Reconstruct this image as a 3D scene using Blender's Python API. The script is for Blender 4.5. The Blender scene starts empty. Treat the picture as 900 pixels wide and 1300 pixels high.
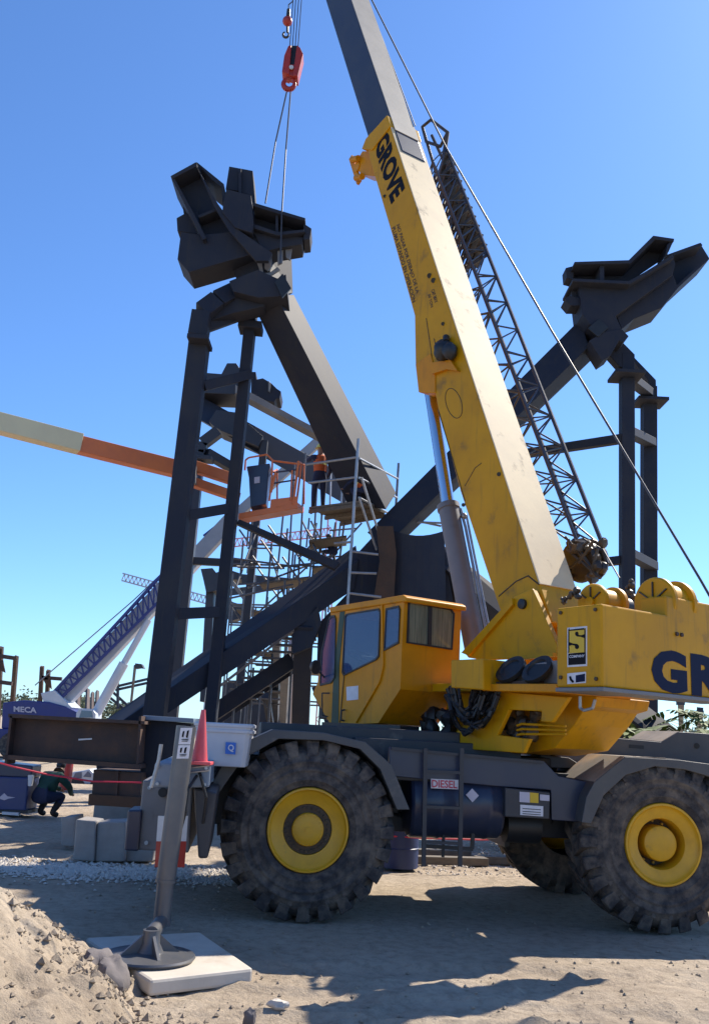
import bpy, bmesh, math, random
from mathutils import Vector as V, Matrix, noise
random.seed(7)
R_ = math.radians
scene = bpy.context.scene
COL = scene.collection

# ------------------------------------------------------------------ camera
FPX, PITCH, ROLL, EYE = 1170.0, math.atan(280/1170.0), R_(3.0), 1.95
R0 = V((1,0,0)); U0 = V((0,-math.sin(PITCH),math.cos(PITCH))); FW = V((0,math.cos(PITCH),math.sin(PITCH)))
RT = R0*math.cos(ROLL)+U0*math.sin(ROLL); UP = U0*math.cos(ROLL)-R0*math.sin(ROLL)
CAM = V((0,0,EYE))
cd = bpy.data.cameras.new('camera'); cam = bpy.data.objects.new('camera', cd); COL.objects.link(cam)
m = Matrix((RT, UP, -FW)).transposed().to_4x4(); m.translation = CAM; cam.matrix_world = m
cd.sensor_fit = 'VERTICAL'; cd.sensor_height = 36.0; cd.lens = 36.0*FPX/1300.0
cd.clip_start = 0.05; cd.clip_end = 5000
scene.camera = cam

# ------------------------------------------------------------------ light
SUN_EL, SUN_AZ = R_(45), R_(47)          # azimuth clockwise from +Y
w = bpy.data.worlds.new('World'); scene.world = w; w.use_nodes = True
nt = w.node_tree; bg = nt.nodes['Background']
sky = nt.nodes.new('ShaderNodeTexSky'); sky.sky_type = 'NISHITA'; sky.sun_disc = False
sky.sun_elevation = SUN_EL; sky.sun_rotation = SUN_AZ; sky.altitude = 900; sky.air_density = 1.0
sky.dust_density = .7; sky.ozone_density = 2.6
tint = nt.nodes.new('ShaderNodeMix'); tint.data_type='RGBA'; tint.blend_type='MULTIPLY'; tint.inputs[0].default_value=1.0
tint.inputs[7].default_value=(.66,.94,1.27,1)
nt.links.new(sky.outputs[0], tint.inputs[6]); nt.links.new(tint.outputs[2], bg.inputs[0]); bg.inputs[1].default_value = 0.105
sl = bpy.data.lights.new('sun','SUN'); so = bpy.data.objects.new('sun', sl); COL.objects.link(so)
sl.energy = 5.0; sl.angle = R_(0.53); sl.color = (1.0,0.91,0.77)
sd = V((math.sin(SUN_AZ)*math.cos(SUN_EL), math.cos(SUN_AZ)*math.cos(SUN_EL), math.sin(SUN_EL)))
so.rotation_euler = sd.to_track_quat('Z','Y').to_euler()
so.location = sd*60
vs = scene.view_settings; vs.view_transform = 'Standard'; vs.look = 'None'; vs.exposure = 0.74; vs.gamma = 1.0
vs.use_curve_mapping = False

# ------------------------------------------------------------------ helpers: geometry of the site
def ray(x,y): return FW + RT*((x-450)/FPX) + UP*((650-y)/FPX)
def at(x,y,Y): d = ray(x,y); return CAM + d*(Y/d.y)
def gnd(x,y,z=0.0): d = ray(x,y); return CAM + d*((z-EYE)/d.z)
def hit(x,y,P,n): d = ray(x,y); return CAM + d*((P-CAM).dot(n)/d.dot(n))
def ats(pts,Y): return [at(x,y,Y) for x,y in pts]
ZV = V((0,0,1))
# carrier frame (near wheels' outer plane is l = 0)
CO = gnd(383,1172); YAW = R_(6.0)
CA = V((math.cos(YAW),math.sin(YAW),0)); CL = V((-math.sin(YAW),math.cos(YAW),0))
def cr(a,l,z): return CO + CA*a + CL*l + ZV*z
def crp(x,y,l): return hit(x,y,CO+CL*l,CL)
# superstructure frame (left plane w = 0, rear plane t = 0)
HD = R_(34.0)
SF = V((-math.sin(HD),math.cos(HD),0)); SR = V((math.cos(HD),math.sin(HD),0))
PC = at(764,872,9.2)
def su(t,w,z): return V((PC.x,PC.y,0)) + SF*t + SR*w + ZV*z
def sup(x,y,w): return hit(x,y,PC+SR*w,SR)
def rp(x,y,t=0.0): return hit(x,y,PC+SF*t,SF)
def tz(P): return ((P-PC).dot(SF), P.z)
def sw(P): return (P-PC).dot(SR)

# ------------------------------------------------------------------ helpers: mesh building
class MB:
    def __init__(s): s.v=[]; s.f=[]
    def add(s, vs, fs):
        o=len(s.v); s.v += [V(p) for p in vs]; s.f += [tuple(i+o for i in f) for f in fs]; return s
    def loft(s, a, b):
        n=len(a); return s.add(list(a)+list(b), [tuple(range(n))[::-1], tuple(range(n,2*n))]+[(i,(i+1)%n,n+(i+1)%n,n+i) for i in range(n)])
    def prism(s, pts, vec): return s.loft(pts, [p+vec for p in pts])
    def box(s, o, a, b, c): return s.loft([o,o+a,o+a+b,o+b],[o+c,o+a+c,o+a+b+c,o+b+c])
    def cbox(s, c, sx,sy,sz): return s.box(V(c)-V((sx,sy,sz))/2, V((sx,0,0)),V((0,sy,0)),V((0,0,sz)))
    def beam(s, p, q, wd, ht, up=ZV):
        d=(q-p).normalized(); x=d.cross(up)
        if x.length<1e-4: x=d.cross(V((0,1,0)))
        x.normalize(); y=x.cross(d).normalized()
        r=[x*(wd/2)*i+y*(ht/2)*j for i,j in((-1,-1),(1,-1),(1,1),(-1,1))]
        return s.loft([p+k for k in r],[q+k for k in r])
    def ibeam(s,p,q,wd,ht,tf=.03,tw=.02,up=ZV):
        d=(q-p).normalized(); x=d.cross(up).normalized(); y=x.cross(d).normalized()
        s.beam(p+y*(ht/2-tf/2),q+y*(ht/2-tf/2),wd,tf,up); s.beam(p-y*(ht/2-tf/2),q-y*(ht/2-tf/2),wd,tf,up)
        return s.beam(p,q,tw,ht-2*tf,up)
    def tube(s,p,q,r,n=10,r2=None):
        r2=r if r2 is None else r2
        d=(q-p).normalized(); x=d.orthogonal().normalized(); y=d.cross(x)
        c=[x*math.cos(6.28319*k/n)+y*math.sin(6.28319*k/n) for k in range(n)]
        return s.loft([p+k*r for k in c],[q+k*r2 for k in c])
    def path(s,pts,r,n=6):
        for a,b in zip(pts,pts[1:]): s.tube(a,b,r,n)
        return s
    def lathe(s, prof, o, ax, n=48, caps=True):
        ax=ax.normalized(); x=ax.orthogonal().normalized(); y=ax.cross(x); vs=[]
        for r,d in prof:
            for k in range(n):
                t=6.2831853*k/n; vs.append(o+ax*d+(x*math.cos(t)+y*math.sin(t))*r)
        fs=[]
        for i in range(len(prof)-1):
            for k in range(n): fs.append((i*n+k,i*n+(k+1)%n,(i+1)*n+(k+1)%n,(i+1)*n+k))
        if caps: fs.append(tuple(range(n))[::-1]); m_=(len(prof)-1)*n; fs.append(tuple(range(m_,m_+n)))
        return s.add(vs,fs)
    def ball(s,c,rx,ry=None,rz=None,nu=14,nv=9,jit=0,seed=0):
        ry=ry or rx; rz=rz or rx; vs=[V((0,0,1))]; rnd=random.Random(seed)
        for j in range(1,nv):
            for i in range(nu):
                a=math.pi*j/nv; b=6.28319*i/nu; vs.append(V((math.sin(a)*math.cos(b),math.sin(a)*math.sin(b),math.cos(a))))
        vs.append(V((0,0,-1))); fs=[]
        if jit:
            off=V((rnd.random()*50,rnd.random()*50,rnd.random()*50))
            vs=[p*(1+jit*noise.noise(p*1.6+off)) for p in vs]
        for i in range(nu):
            fs.append((0,1+i,1+(i+1)%nu)); fs.append((len(vs)-1,1+(nv-2)*nu+(i+1)%nu,1+(nv-2)*nu+i))
        for j in range(nv-2):
            for i in range(nu):
                a=1+j*nu+i; b=1+j*nu+(i+1)%nu; fs.append((a,a+nu,b+nu,b))
        return s.add([V(c)+V((p.x*rx,p.y*ry,p.z*rz)) for p in vs],fs)
    def build(s,name,mat,parent=None,smooth=False,bevel=0,base=None,recalc=True):
        base = V((0,0,0)) if base is None else base
        if parent is not None: base = BASE[parent.name]
        me=bpy.data.meshes.new(name); me.from_pydata([tuple(p-base) for p in s.v],[],s.f); me.update()
        if recalc:
            b=bmesh.new(); b.from_mesh(me); bmesh.ops.recalc_face_normals(b,faces=b.faces); b.to_mesh(me); b.free()
        me.materials.append(mat)
        if smooth:
            me.polygons.foreach_set('use_smooth',[True]*len(me.polygons))
            if hasattr(me,'set_sharp_from_angle'): me.set_sharp_from_angle(angle=R_(38))
        o=bpy.data.objects.new(name,me); COL.objects.link(o)
        BASE[o.name]=base.copy()
        if parent is not None: o.parent=parent
        else: o.location=base
        if bevel:
            bv=o.modifiers.new('bevel','BEVEL'); bv.width=bevel; bv.segments=2; bv.limit_method='ANGLE'; bv.angle_limit=R_(40)
        return o
BASE={}
def tag(o,label=None,cat=None,group=None,kind=None):
    if label: o['label']=label
    if cat: o['category']=cat
    if group: o['group']=group
    if kind: o['kind']=kind
    return o
def thing(name,label,cat,loc,group=None):
    o=bpy.data.objects.new(name,None); COL.objects.link(o); o.location=loc; o.empty_display_size=.3
    BASE[o.name]=V(loc); return tag(o,label,cat,group)
def quad_text(name,body,p00,p10,p11,p01,mat,parent,bold=0.0,lift=.004,toward=None):
    cu=bpy.data.curves.new('t','FONT'); cu.body=body; cu.offset=bold; cu.size=1; cu.resolution_u=3
    ob=bpy.data.objects.new('t',cu); COL.objects.link(ob)
    dg=bpy.context.evaluated_depsgraph_get(); me=bpy.data.meshes.new_from_object(ob.evaluated_get(dg))
    COL.objects.unlink(ob); bpy.data.objects.remove(ob); bpy.data.curves.remove(cu)
    xs=[v.co.x for v in me.vertices]; ys=[v.co.y for v in me.vertices]
    x0,x1,y0,y1=min(xs),max(xs),min(ys),max(ys)
    nrm=(p10-p00).cross(p01-p00).normalized()
    if nrm.dot(CAM-p00)<0: nrm=-nrm
    b=BASE[parent.name]
    for v in me.vertices:
        u=(v.co.x-x0)/(x1-x0); t=(v.co.y-y0)/(y1-y0)
        v.co=(p00*(1-u)*(1-t)+p10*u*(1-t)+p11*u*t+p01*(1-u)*t)+nrm*lift-b
    me.materials.clear(); me.materials.append(mat); me.update()
    o=bpy.data.objects.new(name,me); COL.objects.link(o); o.parent=parent; BASE[o.name]=b.copy(); return o
def plate(pts,th,toward=None):
    "a thin sheet lying on a plane, thickened towards the viewer side"
    n=(pts[1]-pts[0]).cross(pts[2]-pts[0]).normalized()
    if n.dot(CAM-pts[0])<0: n=-n
    return MB().prism(pts,n*th)

# ------------------------------------------------------------------ materials
def mat(name,col,rough=.5,metal=0.0,col2=None,scale=4.0,lo=.4,hi=.65,bump=0.0,bscale=40.0,dirt=None,dscale=1.5,dlo=.55,dhi=.75,spec=.5,stretch=(1,1,1),coat=0.0,streak=None):
    m=bpy.data.materials.new(name); m.use_nodes=True; n=m.node_tree.nodes; L=m.node_tree.links
    b=n['Principled BSDF']; b.inputs['Roughness'].default_value=rough; b.inputs['Metallic'].default_value=metal
    b.inputs['Specular IOR Level'].default_value=spec; b.inputs['Coat Weight'].default_value=coat
    tc=n.new('ShaderNodeTexCoord'); mp=n.new('ShaderNodeMapping'); L.new(tc.outputs['Object'],mp.inputs[0]); mp.inputs['Scale'].default_value=stretch
    def nz(sc,det=6):
        t=n.new('ShaderNodeTexNoise'); t.inputs['Scale'].default_value=sc; t.inputs['Detail'].default_value=det; t.inputs['Roughness'].default_value=.62
        L.new(mp.outputs[0],t.inputs[0]); return t
    def mix(a,bb,t,lo,hi):
        r=n.new('ShaderNodeMapRange'); r.inputs['From Min'].default_value=lo; r.inputs['From Max'].default_value=hi; L.new(t.outputs[0],r.inputs[0])
        x=n.new('ShaderNodeMix'); x.data_type='RGBA'; L.new(r.outputs[0],x.inputs[0])
        for i,c in((6,a),(7,bb)):
            if isinstance(c,tuple): x.inputs[i].default_value=(*c,1)
            else: L.new(c,x.inputs[i])
        return x.outputs[2]
    c=col
    if col2: c=mix(col,col2,nz(scale),lo,hi)
    if dirt: c=mix(c,dirt,nz(dscale,9),dlo,dhi)
    if streak:
        m2=n.new('ShaderNodeMapping'); L.new(tc.outputs['Object'],m2.inputs[0]); m2.inputs['Scale'].default_value=(5,5,.45)
        t=n.new('ShaderNodeTexNoise'); t.inputs['Scale'].default_value=2.2; t.inputs['Detail'].default_value=7; t.inputs['Roughness'].default_value=.6; L.new(m2.outputs[0],t.inputs[0])
        c=mix(c,streak,t,.56,.80)
    if isinstance(c,tuple): b.inputs['Base Color'].default_value=(*c,1)
    else: L.new(c,b.inputs['Base Color'])
    if bump:
        bn=n.new('ShaderNodeBump'); bn.inputs['Strength'].default_value=bump; bn.inputs['Distance'].default_value=.02
        L.new(nz(bscale,5).outputs[0],bn.inputs['Height']); L.new(bn.outputs[0],b.inputs['Normal'])
    return m
M={}
M['yellow']=mat('crane yellow paint',(.60,.29,.002),.45,0,(.48,.225,.004),1.3,.35,.7,.05,30,dirt=(.17,.10,.035),dscale=2.6,dlo=.60,dhi=.80,spec=.22,streak=(.30,.16,.02))
M['orange_yellow']=mat('cab yellow paint',(.62,.245,.002),.42,0,(.50,.195,.003),2.2,.35,.7,.04,30,dirt=(.20,.10,.03),dscale=3,dlo=.60,dhi=.82,spec=.25,streak=(.33,.14,.015))
M['bleached_sunlit']=mat('bleached boom top paint',(.74,.57,.34),.62,0,(.62,.48,.30),1.4,.35,.65,.06,25,dirt=(.20,.14,.09),dscale=2.6,dlo=.58,dhi=.70,spec=.3)  # faded paint, brightened to stand in for sun on the boom top
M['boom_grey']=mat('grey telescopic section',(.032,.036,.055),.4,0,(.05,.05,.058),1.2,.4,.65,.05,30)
M['boom_top_sunlit']=mat('sunlit-toned top of telescopic section',(.36,.32,.27),.6,0,(.29,.265,.23),1.5,.4,.65,.05,25)  # pale tone paints the sunlight on the section's top
M['steel']=mat('dark primed steel',(.027,.031,.046),.66,0,(.040,.041,.049),1.3,.4,.7,.06,18,dirt=(.05,.04,.036),dscale=.8,dlo=.62,dhi=.85,spec=.14,streak=(.048,.044,.044))
M['steel_far']=mat('dark primed steel afar',(.028,.032,.046),.55,0,(.036,.037,.046),.9,.4,.7)
M['steel_pale']=mat('pale steel for sunlit faces and rails',(.24,.22,.20),.5,0,(.17,.16,.155),1.5,.4,.65,.05,20)  # pale copy of the dark steel, paints sunlit neck and brace faces
M['rust']=mat('rusty steel',(.050,.032,.028),.75,0,(.085,.045,.030),2.5,.4,.65,.15,30,dirt=(.13,.06,.03),dscale=3,dlo=.6,dhi=.8)
M['rust_plate']=mat('brown rusted plate',(.085,.042,.022),.8,0,(.05,.03,.02),2.0,.4,.65,.15,30)
M['chassis']=mat('charcoal chassis paint',(.026,.027,.036),.48,0,(.038,.037,.042),3,.4,.7,.05,30,dirt=(.19,.16,.13),dscale=2.0,dlo=.6,dhi=.85)
M['fender']=mat('dusty grey fender paint',(.060,.060,.066),.5,0,(.085,.082,.08),2.5,.4,.7,.05,30,dirt=(.28,.24,.19),dscale=2.2,dlo=.58,dhi=.85)
M['dusty']=mat('dusty panel top with painted sunlight',(.30,.27,.24),.85,0,(.22,.20,.18),3,.4,.65,.05,30,dirt=(.36,.31,.25),dscale=2,dlo=.5,dhi=.8,spec=.2)  # light tone stands in for sun on the fender and hood slopes
M['navy']=mat('navy tank paint',(.022,.030,.065),.3,0,(.032,.038,.065),3,.4,.7,.03,30,dirt=(.10,.085,.07),dscale=2.5,dlo=.62,dhi=.9)
M['black']=mat('black rubber and plastic',(.012,.012,.014),.5,0,(.02,.02,.022),6,.4,.7)
M['greasy']=mat('greasy dark machinery',(.030,.024,.020),.45,0,(.075,.05,.03),7,.4,.65,.2,30)
M['tyre']=mat('dusty tyre rubber',(.042,.038,.040),.9,0,(.075,.067,.064),14,.35,.65,.4,60,dirt=(.20,.158,.122),dscale=6,dlo=.43,dhi=.72,spec=.15)
M['rim']=mat('wheel yellow paint',(.66,.34,.008),.42,0,(.55,.28,.01),5,.4,.7,.05,30,dirt=(.15,.10,.05),dscale=6,dlo=.62,dhi=.85)
M['hub_dark']=mat('greasy hub ring',(.045,.028,.014),.6,0,(.09,.05,.02),14,.4,.65,.2,40)
M['chrome']=mat('chromed cylinder rod',(.62,.64,.68),.13,1.0)
M['grey_paint']=mat('warm grey paint',(.17,.16,.165),.45,0,(.14,.135,.14),3,.4,.7,.05,30,dirt=(.10,.08,.07),dscale=3,dlo=.6,dhi=.85)
M['bluegrey']=mat('blue grey painted steel',(.15,.19,.25),.42,0,(.19,.22,.27),3,.4,.7,.05,30)
M['jack']=mat('silver grey outrigger tube',(.10,.105,.118),.38,.3,(.14,.135,.135),4,.4,.7,.05,30,dirt=(.16,.10,.06),dscale=3,dlo=.62,dhi=.85)
M['galv']=mat('galvanised scaffold tube',(.36,.37,.39),.42,.55,(.26,.27,.29),6,.4,.7)
M['galv_dark']=mat('weathered scaffold tube',(.10,.105,.12),.5,.3,(.16,.15,.15),6,.4,.7)
M['plank']=mat('scaffold planks',(.17,.14,.105),.85,0,(.11,.09,.07),4,.4,.7,.1,20,stretch=(1,6,6))
M['white']=mat('white paint',(.62,.62,.62),.5,0,(.52,.52,.53),5,.4,.7)
M['sticker']=mat('white sticker',(.66,.64,.68),.5,0,(.54,.53,.56),9,.4,.7)
M['lilac']=mat('faded pale sticker',(.46,.43,.50),.5)
M['red']=mat('red crane paint',(.42,.035,.025),.4,0,(.30,.03,.022),5,.4,.7,.05,30)
M['redtext']=mat('red lettering',(.50,.05,.09),.5)
M['cone']=mat('faded red cone plastic',(.62,.08,.10),.5,0,(.55,.10,.12),5,.4,.7)
M['pad']=mat('pale outrigger pad',(.56,.50,.42),.7,0,(.48,.43,.36),3,.4,.7,.1,30,dirt=(.36,.28,.2),dscale=2.5,dlo=.58,dhi=.8)
M['ink']=mat('navy lettering',(.005,.010,.040),.6,spec=.15)
M['blackink']=mat('black lettering',(.007,.006,.009),.6,spec=.15)
M['decalyellow']=mat('yellow decal',(.62,.40,.015),.45)
def glass_mat(name,tint,fac):
    m=bpy.data.materials.new(name); m.use_nodes=True; n=m.node_tree.nodes; L=m.node_tree.links
    b=n['Principled BSDF']; b.inputs['Base Color'].default_value=(*tint,1); b.inputs['Roughness'].default_value=.05; b.inputs['Specular IOR Level'].default_value=.9
    t=n.new('ShaderNodeBsdfTransparent'); t.inputs[0].default_value=(.55,.68,.80,1); x=n.new('ShaderNodeMixShader'); x.inputs[0].default_value=fac
    L.new(t.outputs[0],x.inputs[1]); L.new(b.outputs[0],x.inputs[2]); L.new(x.outputs[0],n['Material Output'].inputs[0]); return m
M['cabglass']=glass_mat('dusty tinted glazing',(.07,.12,.26),.55)
M['glass']=mat('tinted cab glass',(.035,.075,.16),.06,0,spec=.9)
M['curtain']=mat('curtain behind rear glass',(.20,.20,.14),.15,0,(.11,.115,.085),7,.4,.65,spec=.6,stretch=(6,6,.3))
M['green']=mat('dark green door seal',(.012,.045,.022),.5)
M['cream']=mat('cream boom paint',(.66,.58,.36),.45,0,(.60,.52,.33),2,.4,.7)
M['orange']=mat('orange lift paint',(.66,.17,.045),.45,0,(.55,.14,.05),2,.4,.7)
M['bluecrane']=mat('blue crane paint',(.018,.028,.17),.5,0,(.028,.035,.14),2,.4,.7)
M['palegrey']=mat('pale grey crane paint',(.55,.57,.60),.45,0,(.48,.50,.54),1.2,.4,.7)
M['midgrey']=mat('grey boom section paint',(.24,.25,.28),.5,0,(.20,.21,.24),1.2,.4,.7)
M['farred']=mat('red tower crane paint',(.55,.20,.20),.6)
M['fargrey']=mat('grey tower crane paint',(.35,.38,.44),.6)
M['tub']=mat('translucent white plastic tub',(.50,.51,.54),.45,0,(.44,.45,.49),3,.4,.7)
M['logo_blue']=mat('blue label',(.03,.14,.50),.5)
M['weldblue']=mat('blue machine paint',(.02,.035,.13),.45,0,(.03,.045,.12),3,.4,.7)
M['concrete']=mat('concrete block',(.30,.28,.26),.9,0,(.24,.22,.21),4,.4,.7,.25,25)
M['rope']=mat('wire rope',(.06,.06,.07),.5,.3)
M['ropelight']=mat('bright wire rope',(.25,.26,.28),.4,.6)
M['redrope']=mat('red barrier rope',(.60,.03,.06),.6)
M['skin']=mat('skin',(.30,.16,.10),.55)
M['vest']=mat('orange work vest',(.62,.12,.025),.8,0,(.5,.09,.02),8,.4,.7)
M['denim']=mat('dark blue work clothes',(.018,.024,.06),.9,0,(.03,.035,.07),9,.4,.7)
M['dkgreen']=mat('dark green jacket',(.02,.075,.055),.85,0,(.015,.05,.04),8,.4,.7)
M['helmet']=mat('yellow hard hat',(.70,.62,.16),.35)
M['boot']=mat('boot leather',(.03,.022,.018),.7)
M['bark']=mat('bark',(.12,.09,.07),.9,0,(.08,.06,.05),8,.4,.7,.3,30)
M['leaf']=mat('frond leaves',(.12,.17,.03),.7,0,(.06,.10,.02),1.4,.4,.65)  # plain leaf greens mixed by noise
M['leaf_far']=mat('far foliage',(.10,.12,.06),.8,0,(.07,.09,.05),.8,.4,.65)
M['stone']=mat('pale stones',(.56,.51,.45),.9,0,(.44,.40,.35),9,.4,.65,.2,40)
M['greystone']=mat('grey stone',(.15,.132,.132),.95,0,(.10,.09,.09),6,.4,.65,.3,30)
def ground_mat(name,mound=False):
    m=bpy.data.materials.new(name); m.use_nodes=True; n=m.node_tree.nodes; L=m.node_tree.links; b=n['Principled BSDF']
    b.inputs['Roughness'].default_value=.95; b.inputs['Specular IOR Level'].default_value=.15
    tc=n.new('ShaderNodeTexCoord')
    def nz(sc,det,rg=.6):
        t=n.new('ShaderNodeTexNoise'); t.inputs['Scale'].default_value=sc; t.inputs['Detail'].default_value=det; t.inputs['Roughness'].default_value=rg; L.new(tc.outputs['Object'],t.inputs[0]); return t.outputs[0]
    def ramp(src,st):
        r=n.new('ShaderNodeValToRGB'); e=r.color_ramp.elements
        e[0].position,e[0].color=st[0][0],(*st[0][1],1); e[1].position,e[1].color=st[-1][0],(*st[-1][1],1)
        for p,c in st[1:-1]: k=e.new(p); k.color=(*c,1)
        L.new(src,r.inputs[0]); return r.outputs[0]
    big=ramp(nz(.35,8),[(.35,(.36,.295,.225)),(.5,(.44,.365,.28)),(.66,(.50,.425,.335))])
    fine=ramp(nz(9,10,.72),[(.30,(.52,.50,.47)),(.52,(.92,.90,.88)),(.72,(1.08,1.06,1.02))])
    x=n.new('ShaderNodeMix'); x.data_type='RGBA'; x.blend_type='MULTIPLY'; x.inputs[0].default_value=.8; L.new(big,x.inputs[6]); L.new(fine,x.inputs[7])
    L.new(x.outputs[2],b.inputs['Base Color'])
    bn=n.new('ShaderNodeBump'); bn.inputs['Strength'].default_value=.75; bn.inputs['Distance'].default_value=.035; L.new(nz(24,10,.75),bn.inputs['Height'])
    b2=n.new('ShaderNodeBump'); b2.inputs['Strength'].default_value=.6; b2.inputs['Distance'].default_value=.07; L.new(nz(5.0,8,.65),b2.inputs['Height']); L.new(bn.outputs[0],b2.inputs['Normal'])
    L.new(b2.outputs[0],b.inputs['Normal']); return m
M['ground']=ground_mat('sandy ground')
M['mound']=ground_mat('loose sand')

# ------------------------------------------------------------------ ground
def gh(x,y):
    n1=noise.noise(V((x*.35,y*.35,1.7)))*.05+noise.noise(V((x*1.3,y*1.3,4.1)))*.025+noise.noise(V((x*3.2,y*3.2,9)))*.022+noise.noise(V((x*8,y*8,2)))*.012+max(0,noise.noise(V((x*5,y*5,31)))-.35)*.10
    k=min(1,max(0,(x+3)/2))           # ruts and bumps stay low under the crane
    f=1.0
    if 9.0<y<15 and -5<x<7: f=.45
    for (y0,sl,wd,ph) in((8.55,.09,.27,0),(7.55,-.06,.25,1.2),(6.9,.05,.24,2.2),(14.6,.05,.3,0)):
        v=(y-(y0+sl*x+.15*math.sin(x*.5+ph)))/wd
        if abs(v)<1.35:
            k=max(0,1-abs(v)**4) if abs(v)<1 else 0
            n1+= -.030*k+.016*max(0,1-abs(abs(v)-1.12)*5)+.011*k*math.sin(6.283*(x/.34+abs(v)*.5))*(.6+.8*noise.noise(V((x*1.5,y*2,8))))
    return (n1*f)-.02
def axis(lo,hi,step,far,sg):
    r=[]; x=lo
    while x<=hi: r.append(x); x+=step
    s=step; a=lo; b=hi
    L_=[];H_=[]
    while b<far: s*=1.35; b+=s; H_.append(b)
    s=step
    while a>-far if sg else a>-40: s*=1.35; a-=s; L_.append(a)
    return L_[::-1]+r+H_
xs=axis(-7,7,.06,1500,True); ys=axis(5,16,.06,2500,False)
g=MB(); nx=len(xs)
g.v=[V((x,y,gh(x,y) if -30<x<30 and y<60 else 0)) for y in ys for x in xs]
g.f=[(j*nx+i,j*nx+i+1,(j+1)*nx+i+1,(j+1)*nx+i) for j in range(len(ys)-1) for i in range(nx-1)]
tag(g.build('ground',M['ground'],smooth=True,recalc=False),kind='structure')

# sand heap at the lower left
MC=V((-3.75,6.15,0))
def mh(x,y):
    d=math.hypot((x-MC.x)/1.0,(y-MC.y)/1.25)
    h=1.70*(1-d/2.6)
    h+=noise.noise(V((x*1.1,y*1.1,3)))*.15+noise.noise(V((x*3,y*3,5)))*.10+noise.noise(V((x*7,y*7,7)))*.055+noise.noise(V((x*18,y*18,2)))*.022
    return h-.03
g=MB(); N=170; x0,x1,y0,y1=-6.8,-.6,3.2,9.8
g.v=[V((x0+(x1-x0)*i/N,y0+(y1-y0)*j/N,max(-.12,mh(x0+(x1-x0)*i/N,y0+(y1-y0)*j/N)))) for j in range(N+1) for i in range(N+1)]
g.f=[(j*(N+1)+i,j*(N+1)+i+1,(j+1)*(N+1)+i+1,(j+1)*(N+1)+i) for j in range(N) for i in range(N)]
tag(g.build('sand_mound',M['mound'],smooth=True,recalc=False),kind='structure')

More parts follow.
